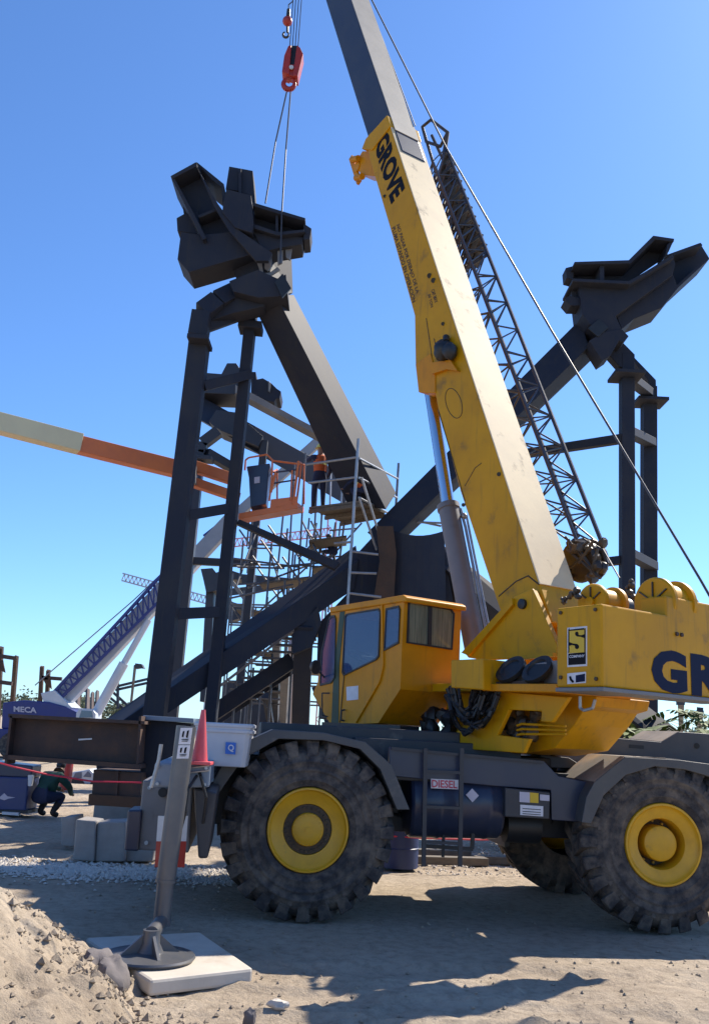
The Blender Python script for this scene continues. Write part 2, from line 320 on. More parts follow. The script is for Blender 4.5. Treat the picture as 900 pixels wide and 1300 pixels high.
# ================================================================== THE YELLOW CRANE
crane=thing('rough_terrain_crane','big yellow rough terrain crane with raised telescopic boom and huge black tyres','mobile crane',cr(1.9,1.5,0))
def wheel(a,l,outer,front,turn=0.0,R=.935,W=.70):
    "outer: -1 the outer face looks at -CL"
    ax=(CL*(-outer)) if True else CL
    ax=CL*(-1 if outer<0 else 1)                      # axis pointing outwards
    q=Matrix.Rotation(turn,3,'Z'); ax=q@ax
    o=cr(a,l,R-.015)
    prof=lambda pr:[(r,-d) for r,d in pr]
    rim=MB()
    if front:
        rim.lathe(prof([(.425,.20),(.438,.03),(.430,.012),(.412,.01),(.400,.03),(.385,.042),(.30,.075),(.262,.085),(.255,.13),(.255,.26)]),o,ax,56,False)
    else:
        rim.lathe(prof([(.425,.20),(.445,.03),(.436,.010),(.415,.008),(.400,.03),(.380,.05),(.345,.055),(.275,.085),(.262,.12),(.258,.36),(.15,.37)]),o,ax,56,False)
    w_=rim.build('wheel',M['rim'],crane,True)
    ty=MB()
    ty.lathe(prof([(.425,.09),(.45,.03),(.50,.01),(.515,-.008),(.53,.0),(.60,-.006),(.61,-.018),(.63,-.018),(.64,-.008),(.69,-.012),(.70,-.020),(.715,-.020),(.725,-.008),(.765,.004),(.80,.035),(.845,.08),(.880,.13),(.890,W/2),(.880,W-.13),(.845,W-.08),(.80,W-.035),(.765,W-.004),(.66,W+.01),(.53,W),(.44,W-.05)]),o,ax,72,False)
    x=ax.orthogonal().normalized()
    if abs(x.z)>.01: x=V((ax.y,-ax.x,0)).normalized()
    y=ax.cross(x)
    def P(t,r,d): return o-ax*d+(x*math.cos(t)+y*math.sin(t))*r
    n=24; hw=.080
    for sd in(0,1):
        for k in range(n):
            t=6.2831853*(k+.5*sd)/n; D=(lambda d:d) if sd==0 else (lambda d:W-d)
            j=random.uniform(-.004,.004); s=.17
            ty.loft([P(t-hw,.86,D(.035)),P(t+hw,.86,D(.035)),P(t+hw*.9,R+j,D(.06)),P(t-hw*.9,R+j,D(.06))],
                    [P(t-hw+s,.86,D(.37)),P(t+hw*.8+s,.86,D(.37)),P(t+hw*.7+s,R+j,D(.37)),P(t-hw*.8+s,R+j,D(.37))])
            ty.loft([P(t-hw*.9,.77,D(.0)),P(t+hw*.9,.77,D(.0)),P(t+hw*.95,.77,D(.06)),P(t-hw*.95,.77,D(.06))],
                    [P(t-hw*.92,R-.012,D(.045)),P(t+hw*.92,R-.012,D(.045)),P(t+hw,R,D(.075)),P(t-hw,R,D(.075))])
        for k in range(n):                       # raised sidewall ribs between lugs
            t=6.2831853*(k+.5*sd+.25)/n; D=(lambda d:d) if sd==0 else (lambda d:W-d)
            ty.loft([P(t-.02,.68,D(-.012)),P(t+.02,.68,D(-.012)),P(t+.02,.68,D(.03)),P(t-.02,.68,D(.03))],
                    [P(t-.035,.775,D(-.006)),P(t+.035,.775,D(-.006)),P(t+.035,.775,D(.05)),P(t-.035,.775,D(.05))])
    tyre=ty.build('tyre',M['tyre'],w_,True,.006)
    if front:
        hr=MB().lathe(prof([(.255,.10),(.17,.10),(.17,.2)]),o,ax,48,False)
        for k in range(28):
            t=6.2831853*k/28; hr.tube(P(t,.222,.11),P(t,.222,.072),.014,8)
        hr.build('hub_ring',M['hub_dark'],w_,True)
        hb=MB().lathe(prof([(.172,.16),(.172,.06),(.165,.045),(.13,.03),(.07,.026)]),o,ax,40,True)
        for k in range(24):
            t=6.2831853*k/24; hb.tube(P(t,.152,.06),P(t,.152,.03),.009,6)
        hb.tube(P(0,.0,.03),P(0,.0,.012),.03,12); hb.build('hub_cap',M['rim'],w_,True)
    else:
        MB().lathe(prof([(.255,.34),(.19,.345)]),o,ax,48,False).build('hub_ring',M['hub_dark'],w_,True)
        hb=MB().lathe(prof([(.192,.36),(.192,.13),(.186,.105),(.165,.09),(.06,.082)]),o,ax,40,True)
        for k in range(12):
            t=6.2831853*k/12; hb.tube(P(t,.225,.35),P(t,.225,.31),.014,6)
        hb.build('hub_cap',M['rim'],w_,True)
RA=(crp(846,1100,0)-CO).dot(CA)-.02
wheel(0.01,0,-1,True); wheel(RA,0,-1,False,R_(-1)); 
wheel(0.01,3.2,1,True); wheel(RA-.18,3.15,1,False,R_(-4))
# chassis
c=MB()
c.box(cr(-1.05,.95,.85),CA*6.6,CL*1.3,ZV*.75)                      # main frame
c.box(cr(.95,.30,1.46),CA*1.75,CL*2.6,ZV*.17)                      # deck between the wheels
c.box(cr(.55,.75,1.631),CA*2.0,CL*1.9,ZV*.27)
c.box(cr(-.55,.95,1.66),CA*2.4,CL*1.5,ZV*.36)
c.beam(cr(.01,.5,.93),cr(.01,2.7,.93),.34,.36); c.beam(cr(RA,.5,.93),cr(RA,2.7,.93),.34,.36)
c.box(cr(-1.0,.55,1.55),CA*1.9,CL*2.1,ZV*.10)                       # front deck
c.box(cr(RA-.35,1.0,1.45),CA*1.9,CL*1.2,ZV*.30)
c.build('chassis',M['chassis'],crane,False,.012)
# side sill under the deck
sill=MB().prism([crp(x,y,.22) for x,y in[(494,948),(690,966),(708,985),(752,994),(742,1044),(700,1041),(699,1003),(640,999),(494,985)]],CL*.08)
sill.build('side_plate',M['navy'],crane,False,.008)
rail=MB()
rail.beam(crp(497,950,.16),crp(690,968,.16),.03,.03); rail.build('deck_rail',M['chassis'],crane)
f=MB().loft(*(lambda o_,i_:([p for p in o_+i_[::-1]],[p+CL*.98 for p in o_+i_[::-1]]))([crp(x,y,-.015) for x,y in[(263,1007),(293,950),(347,926),(411,930),(464,942),(497,971),(520,1028)]],[crp(x,y,-.015) for x,y in[(278,1007),(308,964),(354,938),(411,940),(457,951),(483,977),(504,1028)]]))
f.build('fender',M['fender'],crane,False,.008)
f=MB().prism([crp(x,y,-.015) for x,y in[(754,993),(793,961),(863,965),(900,970),(985,990),(1005,1040),(985,1040),(945,1005),(900,986),(869,977),(831,973),(794,984),(766,1010),(750,1046),(738,1044),(744,1012)]],CL*1.18)
f.build('fender',M['fender'],crane,False,.008)
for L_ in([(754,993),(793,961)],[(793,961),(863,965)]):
    a,b=[crp(x,y,.0)+ZV*.002 for x,y in L_]; MB().prism([a,b,b+CL*1.14,a+CL*1.14],ZV*.006).build('fender_sunlit_top',M['dusty'],crane)  # added sheets, sunlight on the slopes painted as a lighter colour
for a0 in(0.01,RA-.15):                                             # far fenders
    pts=[cr(a0+r*math.cos(t),2.35,.93+r*math.sin(t)) for r,tt in((1.06,(200,170,130,90,50,10,-20)),(.99,(-20,10,50,90,130,170,200))) for t in[R_(k) for k in tt]]
    MB().prism(pts,CL*.95).build('fender',M['fender'],crane,False,.008)
# engine hood at the rear
h=MB().prism([crp(x,y,1.22) for x,y in[(735,985),(743,957),(769,936),(839,942),(861,929),(980,937),(1000,1000)]],CL*1.15)
hd=h.build('engine_hood',M['fender'],crane,False,.012)
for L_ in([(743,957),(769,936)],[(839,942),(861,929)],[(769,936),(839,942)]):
    a,b=[crp(x,y,1.24)+ZV*.002 for x,y in L_]; MB().prism([a,b,b+CL*1.1,a+CL*1.1],ZV*.006).build('hood_sunlit_top',M['dusty'],hd)  # same lighter sheets imitate sunlit hood facets
MB().prism([crp(x,y,1.215) for x,y in[(798,945),(817,946.5),(817,951),(798,949.5)]],CL*.02).build('hood_handle',M['black'],hd)
MB().tube(crp(884,947,1.222),crp(884,947,1.20),.035,12).build('hood_latch',M['black'],hd)
b=MB().prism([crp(x,y,1.16) for x,y in[(672,974),(686,958),(722,962),(745,976)]],CL*.9); b.build('deck_step',M['fender'],crane,False,.01)
# fuel tank
tc0=crp(516,1017,.62); tc1=crp(630,1019,.62)
tk=MB().lathe([(.30,-.01),(.37,0),(.395,.03),(.395,.30),(.402,.31),(.402,.35),(.395,.36),(.395,(tc1-tc0).length-.2),(.402,(tc1-tc0).length-.19),(.402,(tc1-tc0).length-.15),(.395,(tc1-tc0).length-.14),(.395,(tc1-tc0).length-.03),(.37,(tc1-tc0).length),(.30,(tc1-tc0).length+.01)],tc0,(tc1-tc0),48)
tank=tk.build('fuel_tank',M['navy'],crane,True)
TN=.62-.41
plate([crp(x,y,TN+.02) for x,y in[(546.5,988.5),(581,990),(581,1002),(546.5,1000.5)]],.02).build('fuel_label',M['sticker'],tank)
quad_text('fuel_lettering','DIESEL',*[crp(x,y,TN-.003) for x,y in[(548,999.5),(580,1001),(580,991.2),(548,989.8)]],M['redtext'],tank,.02,.003)
plate([crp(x,y,TN+.005) for x,y in[(599,1001),(607.5,1010),(599.3,1018.5),(591,1009)]],.008).build('hazard_diamond',M['lilac'],tank)
ld=MB()
for x0,x1 in((540,537.5),(586,583.5)): ld.beam(crp(x0,950,.12),crp(x1,1100,.12),.045,.035,CL)
for y in(979,1024,1069): ld.beam(crp(540,y,.12),crp(585,y+2,.12),.04,.03)
ld.build('ladder',M['chassis'],crane)
sp_=MB(); sp_.beam(crp(563,1060,.4),crp(562,1088,.4),.03,.03); sp_.beam(crp(540,1074,.4),crp(600,1078,.4),.03,.04); sp_.beam(crp(600,1058,.4),crp(599,1078,.4),.04,.04); sp_.build('step_bracket',M['black'],crane)
bx=MB().prism([crp(x,y,.12) for x,y in[(641,1000),(698,1006),(697,1040),(641,1037)]],CL*.45); bb=bx.build('battery_box',M['chassis'],crane,False,.01)
plate([crp(x,y,.115) for x,y in[(659,1005),(672,1006),(672,1019),(659,1018)]],.004).build('notice',M['lilac'],bb)
plate([crp(x,y,.115) for x,y in[(672.3,1006),(683,1007),(683,1019.5),(672.3,1018.8)]],.004).build('notice',M['decalyellow'],bb)
plate([crp(x,y,.115) for x,y in[(685,1008.5),(697,1009.5),(697,1017),(685,1016)]],.004).build('notice',M['lilac'],bb)
plate([crp(x,y,.115) for x,y in[(660,1021.5),(689,1023.5),(689,1036.5),(660,1034.5)]],.005).build('notice',M['sticker'],bb)
nl=MB()
for yy in(1026,1029.5,1032.5): nl.prism([crp(x,y,.108) for x,y in[(663,yy),(686,yy+1.6),(686,yy+2.4),(663,yy+.8)]],-CL*.003)
nl.build('notice_lines',M['blackink'],bb)
MB().tube(cr(2.35,.75,1.0),cr(2.75,.75,1.0),.2,24).build('air_reservoir',M['black'],crane,True)
# drive gear and hoses under the frame
hz=MB()
for k in range(14):
    a=random.uniform(.9,3.0); hz.path([cr(a,1.1,1.35),cr(a+random.uniform(-.2,.2),.95,1.05),cr(a+random.uniform(-.5,.5),1.0,.95),cr(a+random.uniform(-.6,.6),1.2,1.3)],.022)
hz.build('underframe_hoses',M['black'],crane)
# front: outrigger housing, beam, jack
YJ=gnd(204,1212).y
ob=MB()
hb0=MB().prism([at(x,y,YJ+1.75) for x,y in[(182,990),(246,993),(240,1083),(173,1079)]],CL*2.6)
oh=hb0.build('outrigger_housing',M['grey_paint'],crane,False,.02)
MB().prism([at(x,y,YJ+1.70) for x,y in[(163,1028),(181,1028),(176,1081),(158,1080)]],CL*.5).build('bumper_block',M['navy'],oh,False,.02)
MB().tube(at(207,1006,YJ+1.76),at(207,1006,YJ+1.69),.05,16).build('lifting_eye',M['black'],oh)
be=MB().prism([at(x,y,YJ+.22) for x,y in[(197,968),(268,970),(266,1000),(193,1000)]],CL*2.2)
oba=be.build('outrigger_beam',M['bluegrey'],crane,False,.02)
MB().prism([at(x,y,YJ+.3) for x,y in[(246,1000),(276,1006),(264,1090),(252,1090)]],CL*1.4).build('beam_bracket',M['chassis'],crane,False,.02)
oz=MB(); oz.path([at(250,985,YJ+.2),at(240,1000,YJ+.05),at(236,1030,YJ+.02),at(228,1060,YJ+.05)],.014,8); oz.build('jack_hose',M['black'],crane,True)
oz=MB(); oz.path([at(246,962,YJ+.4),at(255,985,YJ+.18),at(262,1012,YJ+.2),at(258,1045,YJ+.3)],.014,8); oz.build('jack_hose',M['black'],crane,True)
for x,y in((201,973),(262,975),(200,995),(260,996)): MB().tube(at(x,y,YJ+.215),at(x,y,YJ+.19),.016,8).build('bolt',M['galv'],oba)
for x,y in((190,1000),(236,1000),(186,1070),(232,1072)): MB().tube(at(x,y,YJ+1.75),at(x,y,YJ+1.72),.022,8).build('bolt',M['galv'],oh)
# cab step / rail on beam
rl=MB(); rl.path([at(192,1000,YJ),at(202,965,YJ),at(205,945,YJ)],.018,8); rl.build('beam_rail',M['galv'],oba)
for dy in(0,6): MB().path([at(230,976+dy,YJ+.20),at(266,972+dy,YJ+.20)],.008).build('beam_trim',M['galv'],oba)
for x0 in(206,234):
    for (ya,yb,mm) in((1036,1068,'white'),(1068,1101,'red')):
        MB().prism([at(x,y,YJ+.35) for x,y in[(x0-5-(ya-1036)*.07,ya),(x0+5-(ya-1036)*.07,ya),(x0+5-(yb-1036)*.07,yb),(x0-5-(yb-1036)*.07,yb)]],CL*.03).build('striped_marker',M[mm],crane)
jt=at(237,922,YJ); jb=at(211,1116,YJ); rodb=at(205.5,1170,YJ)
RJ=.5*24.5/FPX*YJ
jk=MB().tube(jt,jb,RJ,28,RJ*.93).tube(jb,jb+(jb-jt)*.02,RJ*1.0,28); jack=jk.build('outrigger_jack',M['jack'],crane,True)
MB().tube(jb,rodb,RJ*.82,24).build('jack_rod',M['jack'],jack,True)
FT=gnd(190,1213,.10); 
ft=MB(); ft.lathe([(.02,.0),(.36,.0),(.375,.02),(.365,.035),(.33,.03),(.11,.055),(.075,.12),(.07,.22)],V((FT.x,FT.y,.075)),ZV,40)
kn=V((rodb.x,rodb.y,rodb.z))
ft.tube(V((FT.x,FT.y,.26)),kn,.062,20,RJ*.70); ft.tube(kn-ZV*.03,kn+ZV*.02,RJ*.9,20)
for k in range(4):
    t=k*1.5708+.5; d=V((math.cos(t),math.sin(t),0)); n_=V((-d.y,d.x,0))*.012; o=V((FT.x,FT.y,0))
    ft.loft([o+d*.06+ZV*.10+n_,o+d*.25+ZV*.115+n_,o+d*.06+ZV*.27+n_],[o+d*.06+ZV*.10-n_,o+d*.25+ZV*.115-n_,o+d*.06+ZV*.27-n_])
ft.build('jack_foot',M['jack'],jack,True)
def jsign(ya,yb):
    dx=lambda y:237-(y-922)*26/194.
    q=[at(x,y,YJ-RJ*1.01) for x,y in[(dx(yb)-7,yb),(dx(yb)+8,yb),(dx(ya)+8,ya),(dx(ya)-7,ya)]]
    o=plate(q,.004).build('safety_sticker',M['sticker'],jack)
    mk=MB()
    for (u,v,wu,wv) in((.28,.62,.09,.2),(.64,.62,.1,.24),(.5,.2,.3,.03),(.5,.3,.34,.03)):
        p=lambda uu,vv:q[0]*(1-uu)*(1-vv)+q[1]*uu*(1-vv)+q[2]*uu*vv+q[3]*(1-uu)*vv+(CAM-q[0]).normalized()*.008
        mk.add([p(u-wu,v-wv*.8),p(u+wu*.6,v-wv),p(u+wu,v+wv),p(u-wu*.7,v+wv*.8)],[(0,1,2,3)])
    mk.build('sticker_marks',M['blackink'],jack,recalc=False)
jsign(924,945); jsign(946,963)
# ---- superstructure
ZB=PC.z
fr=MB().prism([sup(x,y,.35) for x,y in[(560,949),(597,911),(612,876),(722,885),(700,917),(686,916),(687,903),(646,901),(631,933),(661,937),(672,938),(664,956)]],SR*.06)
slew=fr.build('slewing_frame',M['yellow'],crane,False,.01)
MB().prism([sup(x,y,.75) for x,y in[(562,948),(568,880),(612,866),(757,884),(754,897),(741,901),(729,920),(704,950),(664,957)]],SR*.9).build('frame_web',M['yellow'],slew,False,.01)
gm=MB()
for k in range(16):
    p=sup(random.uniform(636,690),random.uniform(903,935),.6); gm.ball(p,random.uniform(.05,.10),nu=8,nv=6,jit=.4,seed=k)
gm.build('slew_gear',M['greasy'],slew,True)
pp=MB()
for k in range(3): pp.path([sup(656,921+k*6,.5),sup(662,919+k*6.5,.5),sup(718,922+k*5,.5)],.014)
pp.build('hydraulic_pipe',M['yellow'],slew)
pp=MB(); pp.path([sup(736,884,.3),sup(736,899,.3),sup(741,902,.3),sup(752,899,.3),sup(755,888,.3)],.016); pp.build('tie_loop',M['galv'],slew)
ring=MB().lathe([(.75,0),(.78,.02),(.78,.16),(.70,.18)],su(2.85,1.25,1.60),ZV,48); ring.build('slewing_ring',M['black'],crane,True)
MB().prism([sup(x,y,.12) for x,y in[(612,868),(706,868),(706,879),(612,877)]],SR*1.2).build('deck_edge',M['orange_yellow'],slew,False,.008)
ZD=sup(660,877,.4).z
fl=MB().box(su(1.0,.40,ZD),SF*2.2,SR*1.7,ZV*.10); fl.build('superstructure_deck',M['yellow'],crane,False,.01)
# hoses bundle under the cab
hb=MB()
for k in range(22):
    x0=random.uniform(566,582); y0=random.uniform(872,885); x1=random.uniform(600,636); y1=random.uniform(874,884); d=random.uniform(20,52)
    pts=[]
    for i in range(9):
        t=i/8; pts.append(sup(x0+(x1-x0)*t+random.uniform(-2,2),y0+(y1-y0)*t+d*4*t*(1-t)+random.uniform(-2,2),.22+random.uniform(-.08,.1)))
    hb.path(pts,random.choice((.014,.02,.028)))
hb.build('hose_bundle',M['black'],crane,True); hb=MB()
for k in range(10):
    hb.ball(sup(random.uniform(540,572),random.uniform(905,940),.5),.10,nu=8,nv=6,jit=.5,seed=k+40)
hb.build('slew_motor',M['black'],crane,True)
# tool box beside the cab
MB().prism([sup(x,y,.0) for x,y in[(572,838),(613,836),(613,876),(572,873)]],SR*.75).build('valve_box',M['yellow'],crane,False,.015)
# two dark reels in a dusty tray
cb=MB().prism([sup(x,y,.30) for x,y in[(622,866),(628,850),(707,838),(707,868)]],SR*.5); cbo=cb.build('reel_tray',M['grey_paint'],crane,False,.01)
for x in(650,684):
    p=sup(x,852,.28); ax=(SR*-.75+ZV*.62).normalized()
    MB().lathe([(.10,.0),(.19,.0),(.19,.05),(.13,.055),(.12,.035),(.04,.035)],p,ax,28).build('reel',M['black'],cbo,True)
MB().prism([sup(x,y,.2) for x,y in[(618,866),(682,864),(682,869),(617,871)]],SR*.35).build('tray_lip',M['rust'],cbo)
# boom support plates
BW=.65; WB=.92
tri=[(587,826),(631,782),(653,757),(675,747),(683,764),(707,821),(706,833),(653,836),(613,838),(594,835)]
for w0 in(WB-.14,WB+BW+.06):
    pts=[sup(x,y,WB-.14)+SR*(w0-WB+.14) for x,y in tri]
    tp=MB().prism(pts,SR*.08).build('boom_support',M['yellow'],crane,False,.01)
    if w0<WB:
        rb=MB().prism([sup(x,y,WB-.141) for x,y in[(589,829),(653,760),(654,768),(598,833)]],-SR*.05); rb.build('rib',M['yellow'],tp)
        rb=MB().prism([sup(x,y,WB-.141) for x,y in[(651,834),(706,829),(706,834),(651,839)]],-SR*.06); rb.build('rib',M['yellow'],tp)
        MB().lathe([(.03,.0),(.062,.0),(.062,.04),(.02,.05)],sup(664,767,WB-.14),-SR,20).build('pivot_pin',M['black'],tp,True)
# counterweight
zt=sup(764,766,0).z; w1=2.1; tS=tz(sup(706,820,0))[0]
cw=MB().loft([su(0,0,ZB),su(0,w1,ZB),su(.40,w1,ZB),su(.40,.75,ZB),su(tS,.75,ZB),su(tS,0,ZB)],[su(0,0,zt),su(0,w1,zt),su(.40,w1,zt),su(.40,.75,zt),su(tS,.75,zt),su(tS,0,zt)])
cwo=cw.build('counterweight',M['yellow'],crane,False,.02)
wr=sw(rp(846,800)); zr=rp(850,757).z
MB().box(su(.001,wr,zt-.3),SR*(w1-wr-.01),SF*.35,ZV*(zr-zt+.3)).build('counterweight_step',M['yellow'],cwo,False,.02)
MB().loft([su(-.03,-.02,ZB-.045),su(-.03,w1+.01,ZB-.045),su(.38,w1+.01,ZB-.045),su(.38,.74,ZB-.045),su(tS,.74,ZB-.045),su(tS,-.02,ZB-.045)],[su(-.03,-.02,ZB-.002),su(-.03,w1+.01,ZB-.002),su(.38,w1+.01,ZB-.002),su(.38,.74,ZB-.002),su(tS,.74,ZB-.002),su(tS,-.02,ZB-.002)]).build('bottom_lip',M['grey_paint'],cwo,False,.008)
# big lettering on the rear face
zb_=rp(832,878).z; ztop=rp(832,823).z
wG0,wG1,wR0=sw(rp(826,850)),sw(rp(871,850)),sw(rp(876,850))
adv=wR0-wG0
for k,chx in enumerate('GROVE'):
    a=wG0+adv*k; bnd=a+(wG1-wG0)
    if bnd>w1: break
    quad_text('lettering',chx,su(-.001,a,zb_),su(-.001,bnd,zb_),su(-.001,bnd,ztop),su(-.001,a,ztop),M['ink'],cwo,.055)
def sq(x0,y0,x1,y1): return [sup(x0,y1,0),sup(x1,y1-1.5,0),sup(x1,y0-2.2,0),sup(x0,y0,0)]
plate(sq(720,797,745,847),.004).build('logo_sign',M['sticker'],cwo)
plate(sq(721.5,799.5,743.5,829.5),.007).build('logo_panel',M['decalyellow'],cwo)
plate(sq(721.5,830,743.5,844.5),.007).build('name_band',M['blackink'],cwo)
lg=MB()
for (a,b,c_,d) in((721.5,799.5,723,829.5),(742,799.5,743.5,829.5),(723,799.5,742,801)):
    q=sq(a,b,c_,d); lg.prism([p-SR*.0085 for p in q],SR*.001)
def bl(pts): lg.prism([sup(x,y,0)-SR*.0085 for x,y in pts],SR*.001)
bl([(731,802.2),(733.2,801.8),(734.6,803.5),(734.5,806),(738,806.6),(742.5,805),(742.5,810.2),(737,808.6),(733,808.2),(730.6,806.5),(730.2,804)])
bl([(722,815),(728,817),(733,817.6),(735.3,820),(735,823),(732.6,824.4),(730.3,823),(730,820),(727,819),(722,820)])
lg.build('logo_mark',M['blackink'],cwo)
quad_text('sign_lettering','COMPANY',*[sup(x,y,0)-SR*.006 for x,y in[(723,835.5),(742.5,834.3),(742.5,830.9),(723,832)]],M['sticker'],cwo,.02)
plate(sq(720,855,743.5,868.5),.004).build('phone_sign',M['sticker'],cwo)
plate(sq(731,857.5,742.5,866.5),.007).build('phone_panel',M['ink'],cwo)
ph=MB(); ph.path([sup(724,859,0)-SR*.008,sup(725,863,0)-SR*.008,sup(728,866,0)-SR*.008],.012); ph.build('phone_mark',M['blackink'],cwo)
for x,y in((712,778),(756,774),(712,860),(757,862)): MB().tube(sup(x,y,0),sup(x,y,0)-SR*.018,.020,8).build('bolt',M['hub_dark'],cwo)
for x,y in((858,805),(864,806)): MB().tube(rp(x,y),rp(x,y)-SF*.02,.022,8).build('bolt',M['rust'],cwo)
# winches
for (x,y,r,wd) in((750,764,.215,.95),(829,764,.275,1.15)):
    p=sup(x,y,wd); wn=MB().lathe([(.05,.0),(r*.93,.0),(r,-.02),(r,-.06),(r*.8,-.07),(r*.8,-.34),(r,-.35),(r,-.40),(r*.9,-.42)],p,-SR,44)
    wo=wn.build('winch',M['yellow'],crane,True)
    MB().lathe([(.02,.045),(.055,.04),(.055,.0)],p,-SR,16).build('winch_hub',M['yellow'],wo,True)
    dr=MB()
    for k in range(3):
        t=R_(35+k*55); d=(SF*math.cos(t)+ZV*math.sin(t)); dr.beam(p-SR*.006+d*.05,p-SR*.006+d*r*.8,.012,.03,SR)
    dr.build('winch_rib',M['greasy'],wo)
    mm=MB().tube(p+SR*.42,p+SR*.62,r*.55,20); mm.build('winch_motor',M['black'],wo,True)
wm=MB()
for k in range(9): wm.ball(sup(random.uniform(708,735),random.uniform(748,764),.8),random.uniform(.02,.045),nu=7,nv=5,jit=.4,seed=k)
wm.build('winch_fittings',M['greasy'],crane,True); wm=MB()
for k in range(6): wm.ball(sup(random.uniform(796,812),random.uniform(738,760),1.2),random.uniform(.03,.05),nu=7,nv=5,jit=.4,seed=k)
wm.build('winch_fittings',M['greasy'],crane,True)
# ---- boom
bl_=[(495,160),(540.5,300),(623,554),(684,742),(700,790),(640,790),(632,768),(584,624),(556,520),(552,499),(531,498),(527,462),(526,401),(498,300),(470,205),(464,178),(470,168)]
pts=[sup(x,y,WB) for x,y in bl_]
boom=MB().prism(pts,SR*BW).build('boom',M['yellow'],crane,False,.02)
# top cover plate: faded paint lightened further in place of sunlight
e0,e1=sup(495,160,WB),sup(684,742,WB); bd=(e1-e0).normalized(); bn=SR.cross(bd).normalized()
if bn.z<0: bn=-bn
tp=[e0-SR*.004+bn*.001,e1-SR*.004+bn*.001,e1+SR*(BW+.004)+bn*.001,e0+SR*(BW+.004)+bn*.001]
MB().prism(tp,bn*.018).build('boom_top_plate',M['bleached_sunlit'],boom,False,.006)
# collar at the top of the base section
cl=[sup(x,y,WB-.03) for x,y in[(491,146),(495,160),(472,190),(459,189),(464,176)]]
MB().prism(cl,SR*(BW+.06)).build('boom_collar',M['yellow'],boom,False,.012)
br=MB().prism([sup(x,y,WB+.1) for x,y in[(472,192),(478,224),(458,222),(452,206),(460,192)]],SR*.3)
br.lathe([(.02,0),(.10,0),(.10,.05),(.05,.06),(.05,.2),(.10,.21),(.10,.26),(.02,.27)],sup(452,212,WB+.08),SR,20)
br.beam(sup(446,200,WB+.12),sup(456,232,WB+.12),.10,.05,SR)
br.build('rope_guide',M['orange_yellow'],boom,True)
for x,y,hw in((447,203,6),(452,226,5)): MB().tube(sup(x,y,WB+.05),sup(x+8,y-2,WB+.05),.06,12).build('guide_roller',M['orange_yellow'],boom,True)
MB().prism([sup(x,y,WB-.02) for x,y in[(527,462),(546,448),(552,470),(552,499),(531,498)]],SR*(BW+.04)).build('cylinder_bracket',M['orange_yellow'],boom,False,.012)
bc=MB(); bc.ball(sup(563,445,WB-.08),.155,.15,.17,nu=14,nv=10,jit=.25,seed=3); bc.ball(sup(571,446,WB-.1),.11,.11,.14,jit=.2,seed=5); bc.tube(sup(566,428,WB-.05),sup(566,434,WB-.1),.05,10)
bc.build('black_cover',M['black'],boom,True)
MB().prism([sup(x,y,WB-.004) for x,y in[(549,462),(575,458),(584,472),(570,470),(552,476)]],-SR*.06).build('cover_bracket',M['orange_yellow'],boom)
for k,(x,y) in enumerate(((545,350),(550,356),(562,411),(488,249),(588,641),(633,602))): MB().tube(sup(x,y,WB),sup(x,y,WB-.02),.028 if k>1 else .04,10).build('boom_stud',M['black'],boom)
for (a,b) in(((551,430),(558,466)),((541,404),(552,478)),((556,520),(590,636))):
    MB().beam(sup(*a,WB-.002),sup(*b,WB-.002),.012,.008,SR).build('weld_seam',M['hub_dark'],boom)
for (x,y) in((672,608),(664,590)):
    MB().path([sup(x,y,WB+BW*.9)-ZV*0+bn*.03,sup(x+6,y+12,WB+BW*.9)+bn*.05,sup(x+2,y+16,WB+BW*.85)+bn*.03],.012,6).build('rope_tie',M['orange_yellow'],boom)
mk=MB(); e=[]
for i in range(25):
    t=i/24*6.28; e.append(sup(576+10*math.cos(t)+4*math.sin(t),512+19*math.sin(t),WB)-SR*.002)
mk.path(e,.006,5); mk.path([sup(590,617,WB),sup(603,594,WB),sup(611,588,WB)],.007,5); mk.path([sup(633,757,WB),sup(655,738,WB),sup(670,731,WB),sup(684,742,WB)],.010,5)
mk.build('grease_marks',M['hub_dark'],boom)
qd=lambda a,b,c_,d:[sup(*p,WB) for p in(a,b,c_,d)]
quad_text('boom_lettering','GROVE',*qd((475.5,189),(496.5,260),(514.5,239),(491,162)),M['blackink'],boom,.05)
quad_text('boom_warning','NO PASAR POR DEBAJO DE LA',*qd((502,287),(527.5,374),(532.5,371),(507,284)),M['hub_dark'],boom,.02)
quad_text('boom_warning','PLUMA ESTANDO EN OPERACION',*qd((497,290),(523.5,385),(528,382),(501.5,287)),M['hub_dark'],boom,.02)
quad_text('boom_warning','CAP. MAX',*qd((547,369),(552,385),(556,383),(551,366.5)),M['hub_dark'],boom,.02)
quad_text('boom_warning','50 TON',*qd((543,374),(547,391),(550,389),(546.5,373)),M['hub_dark'],boom,.02)
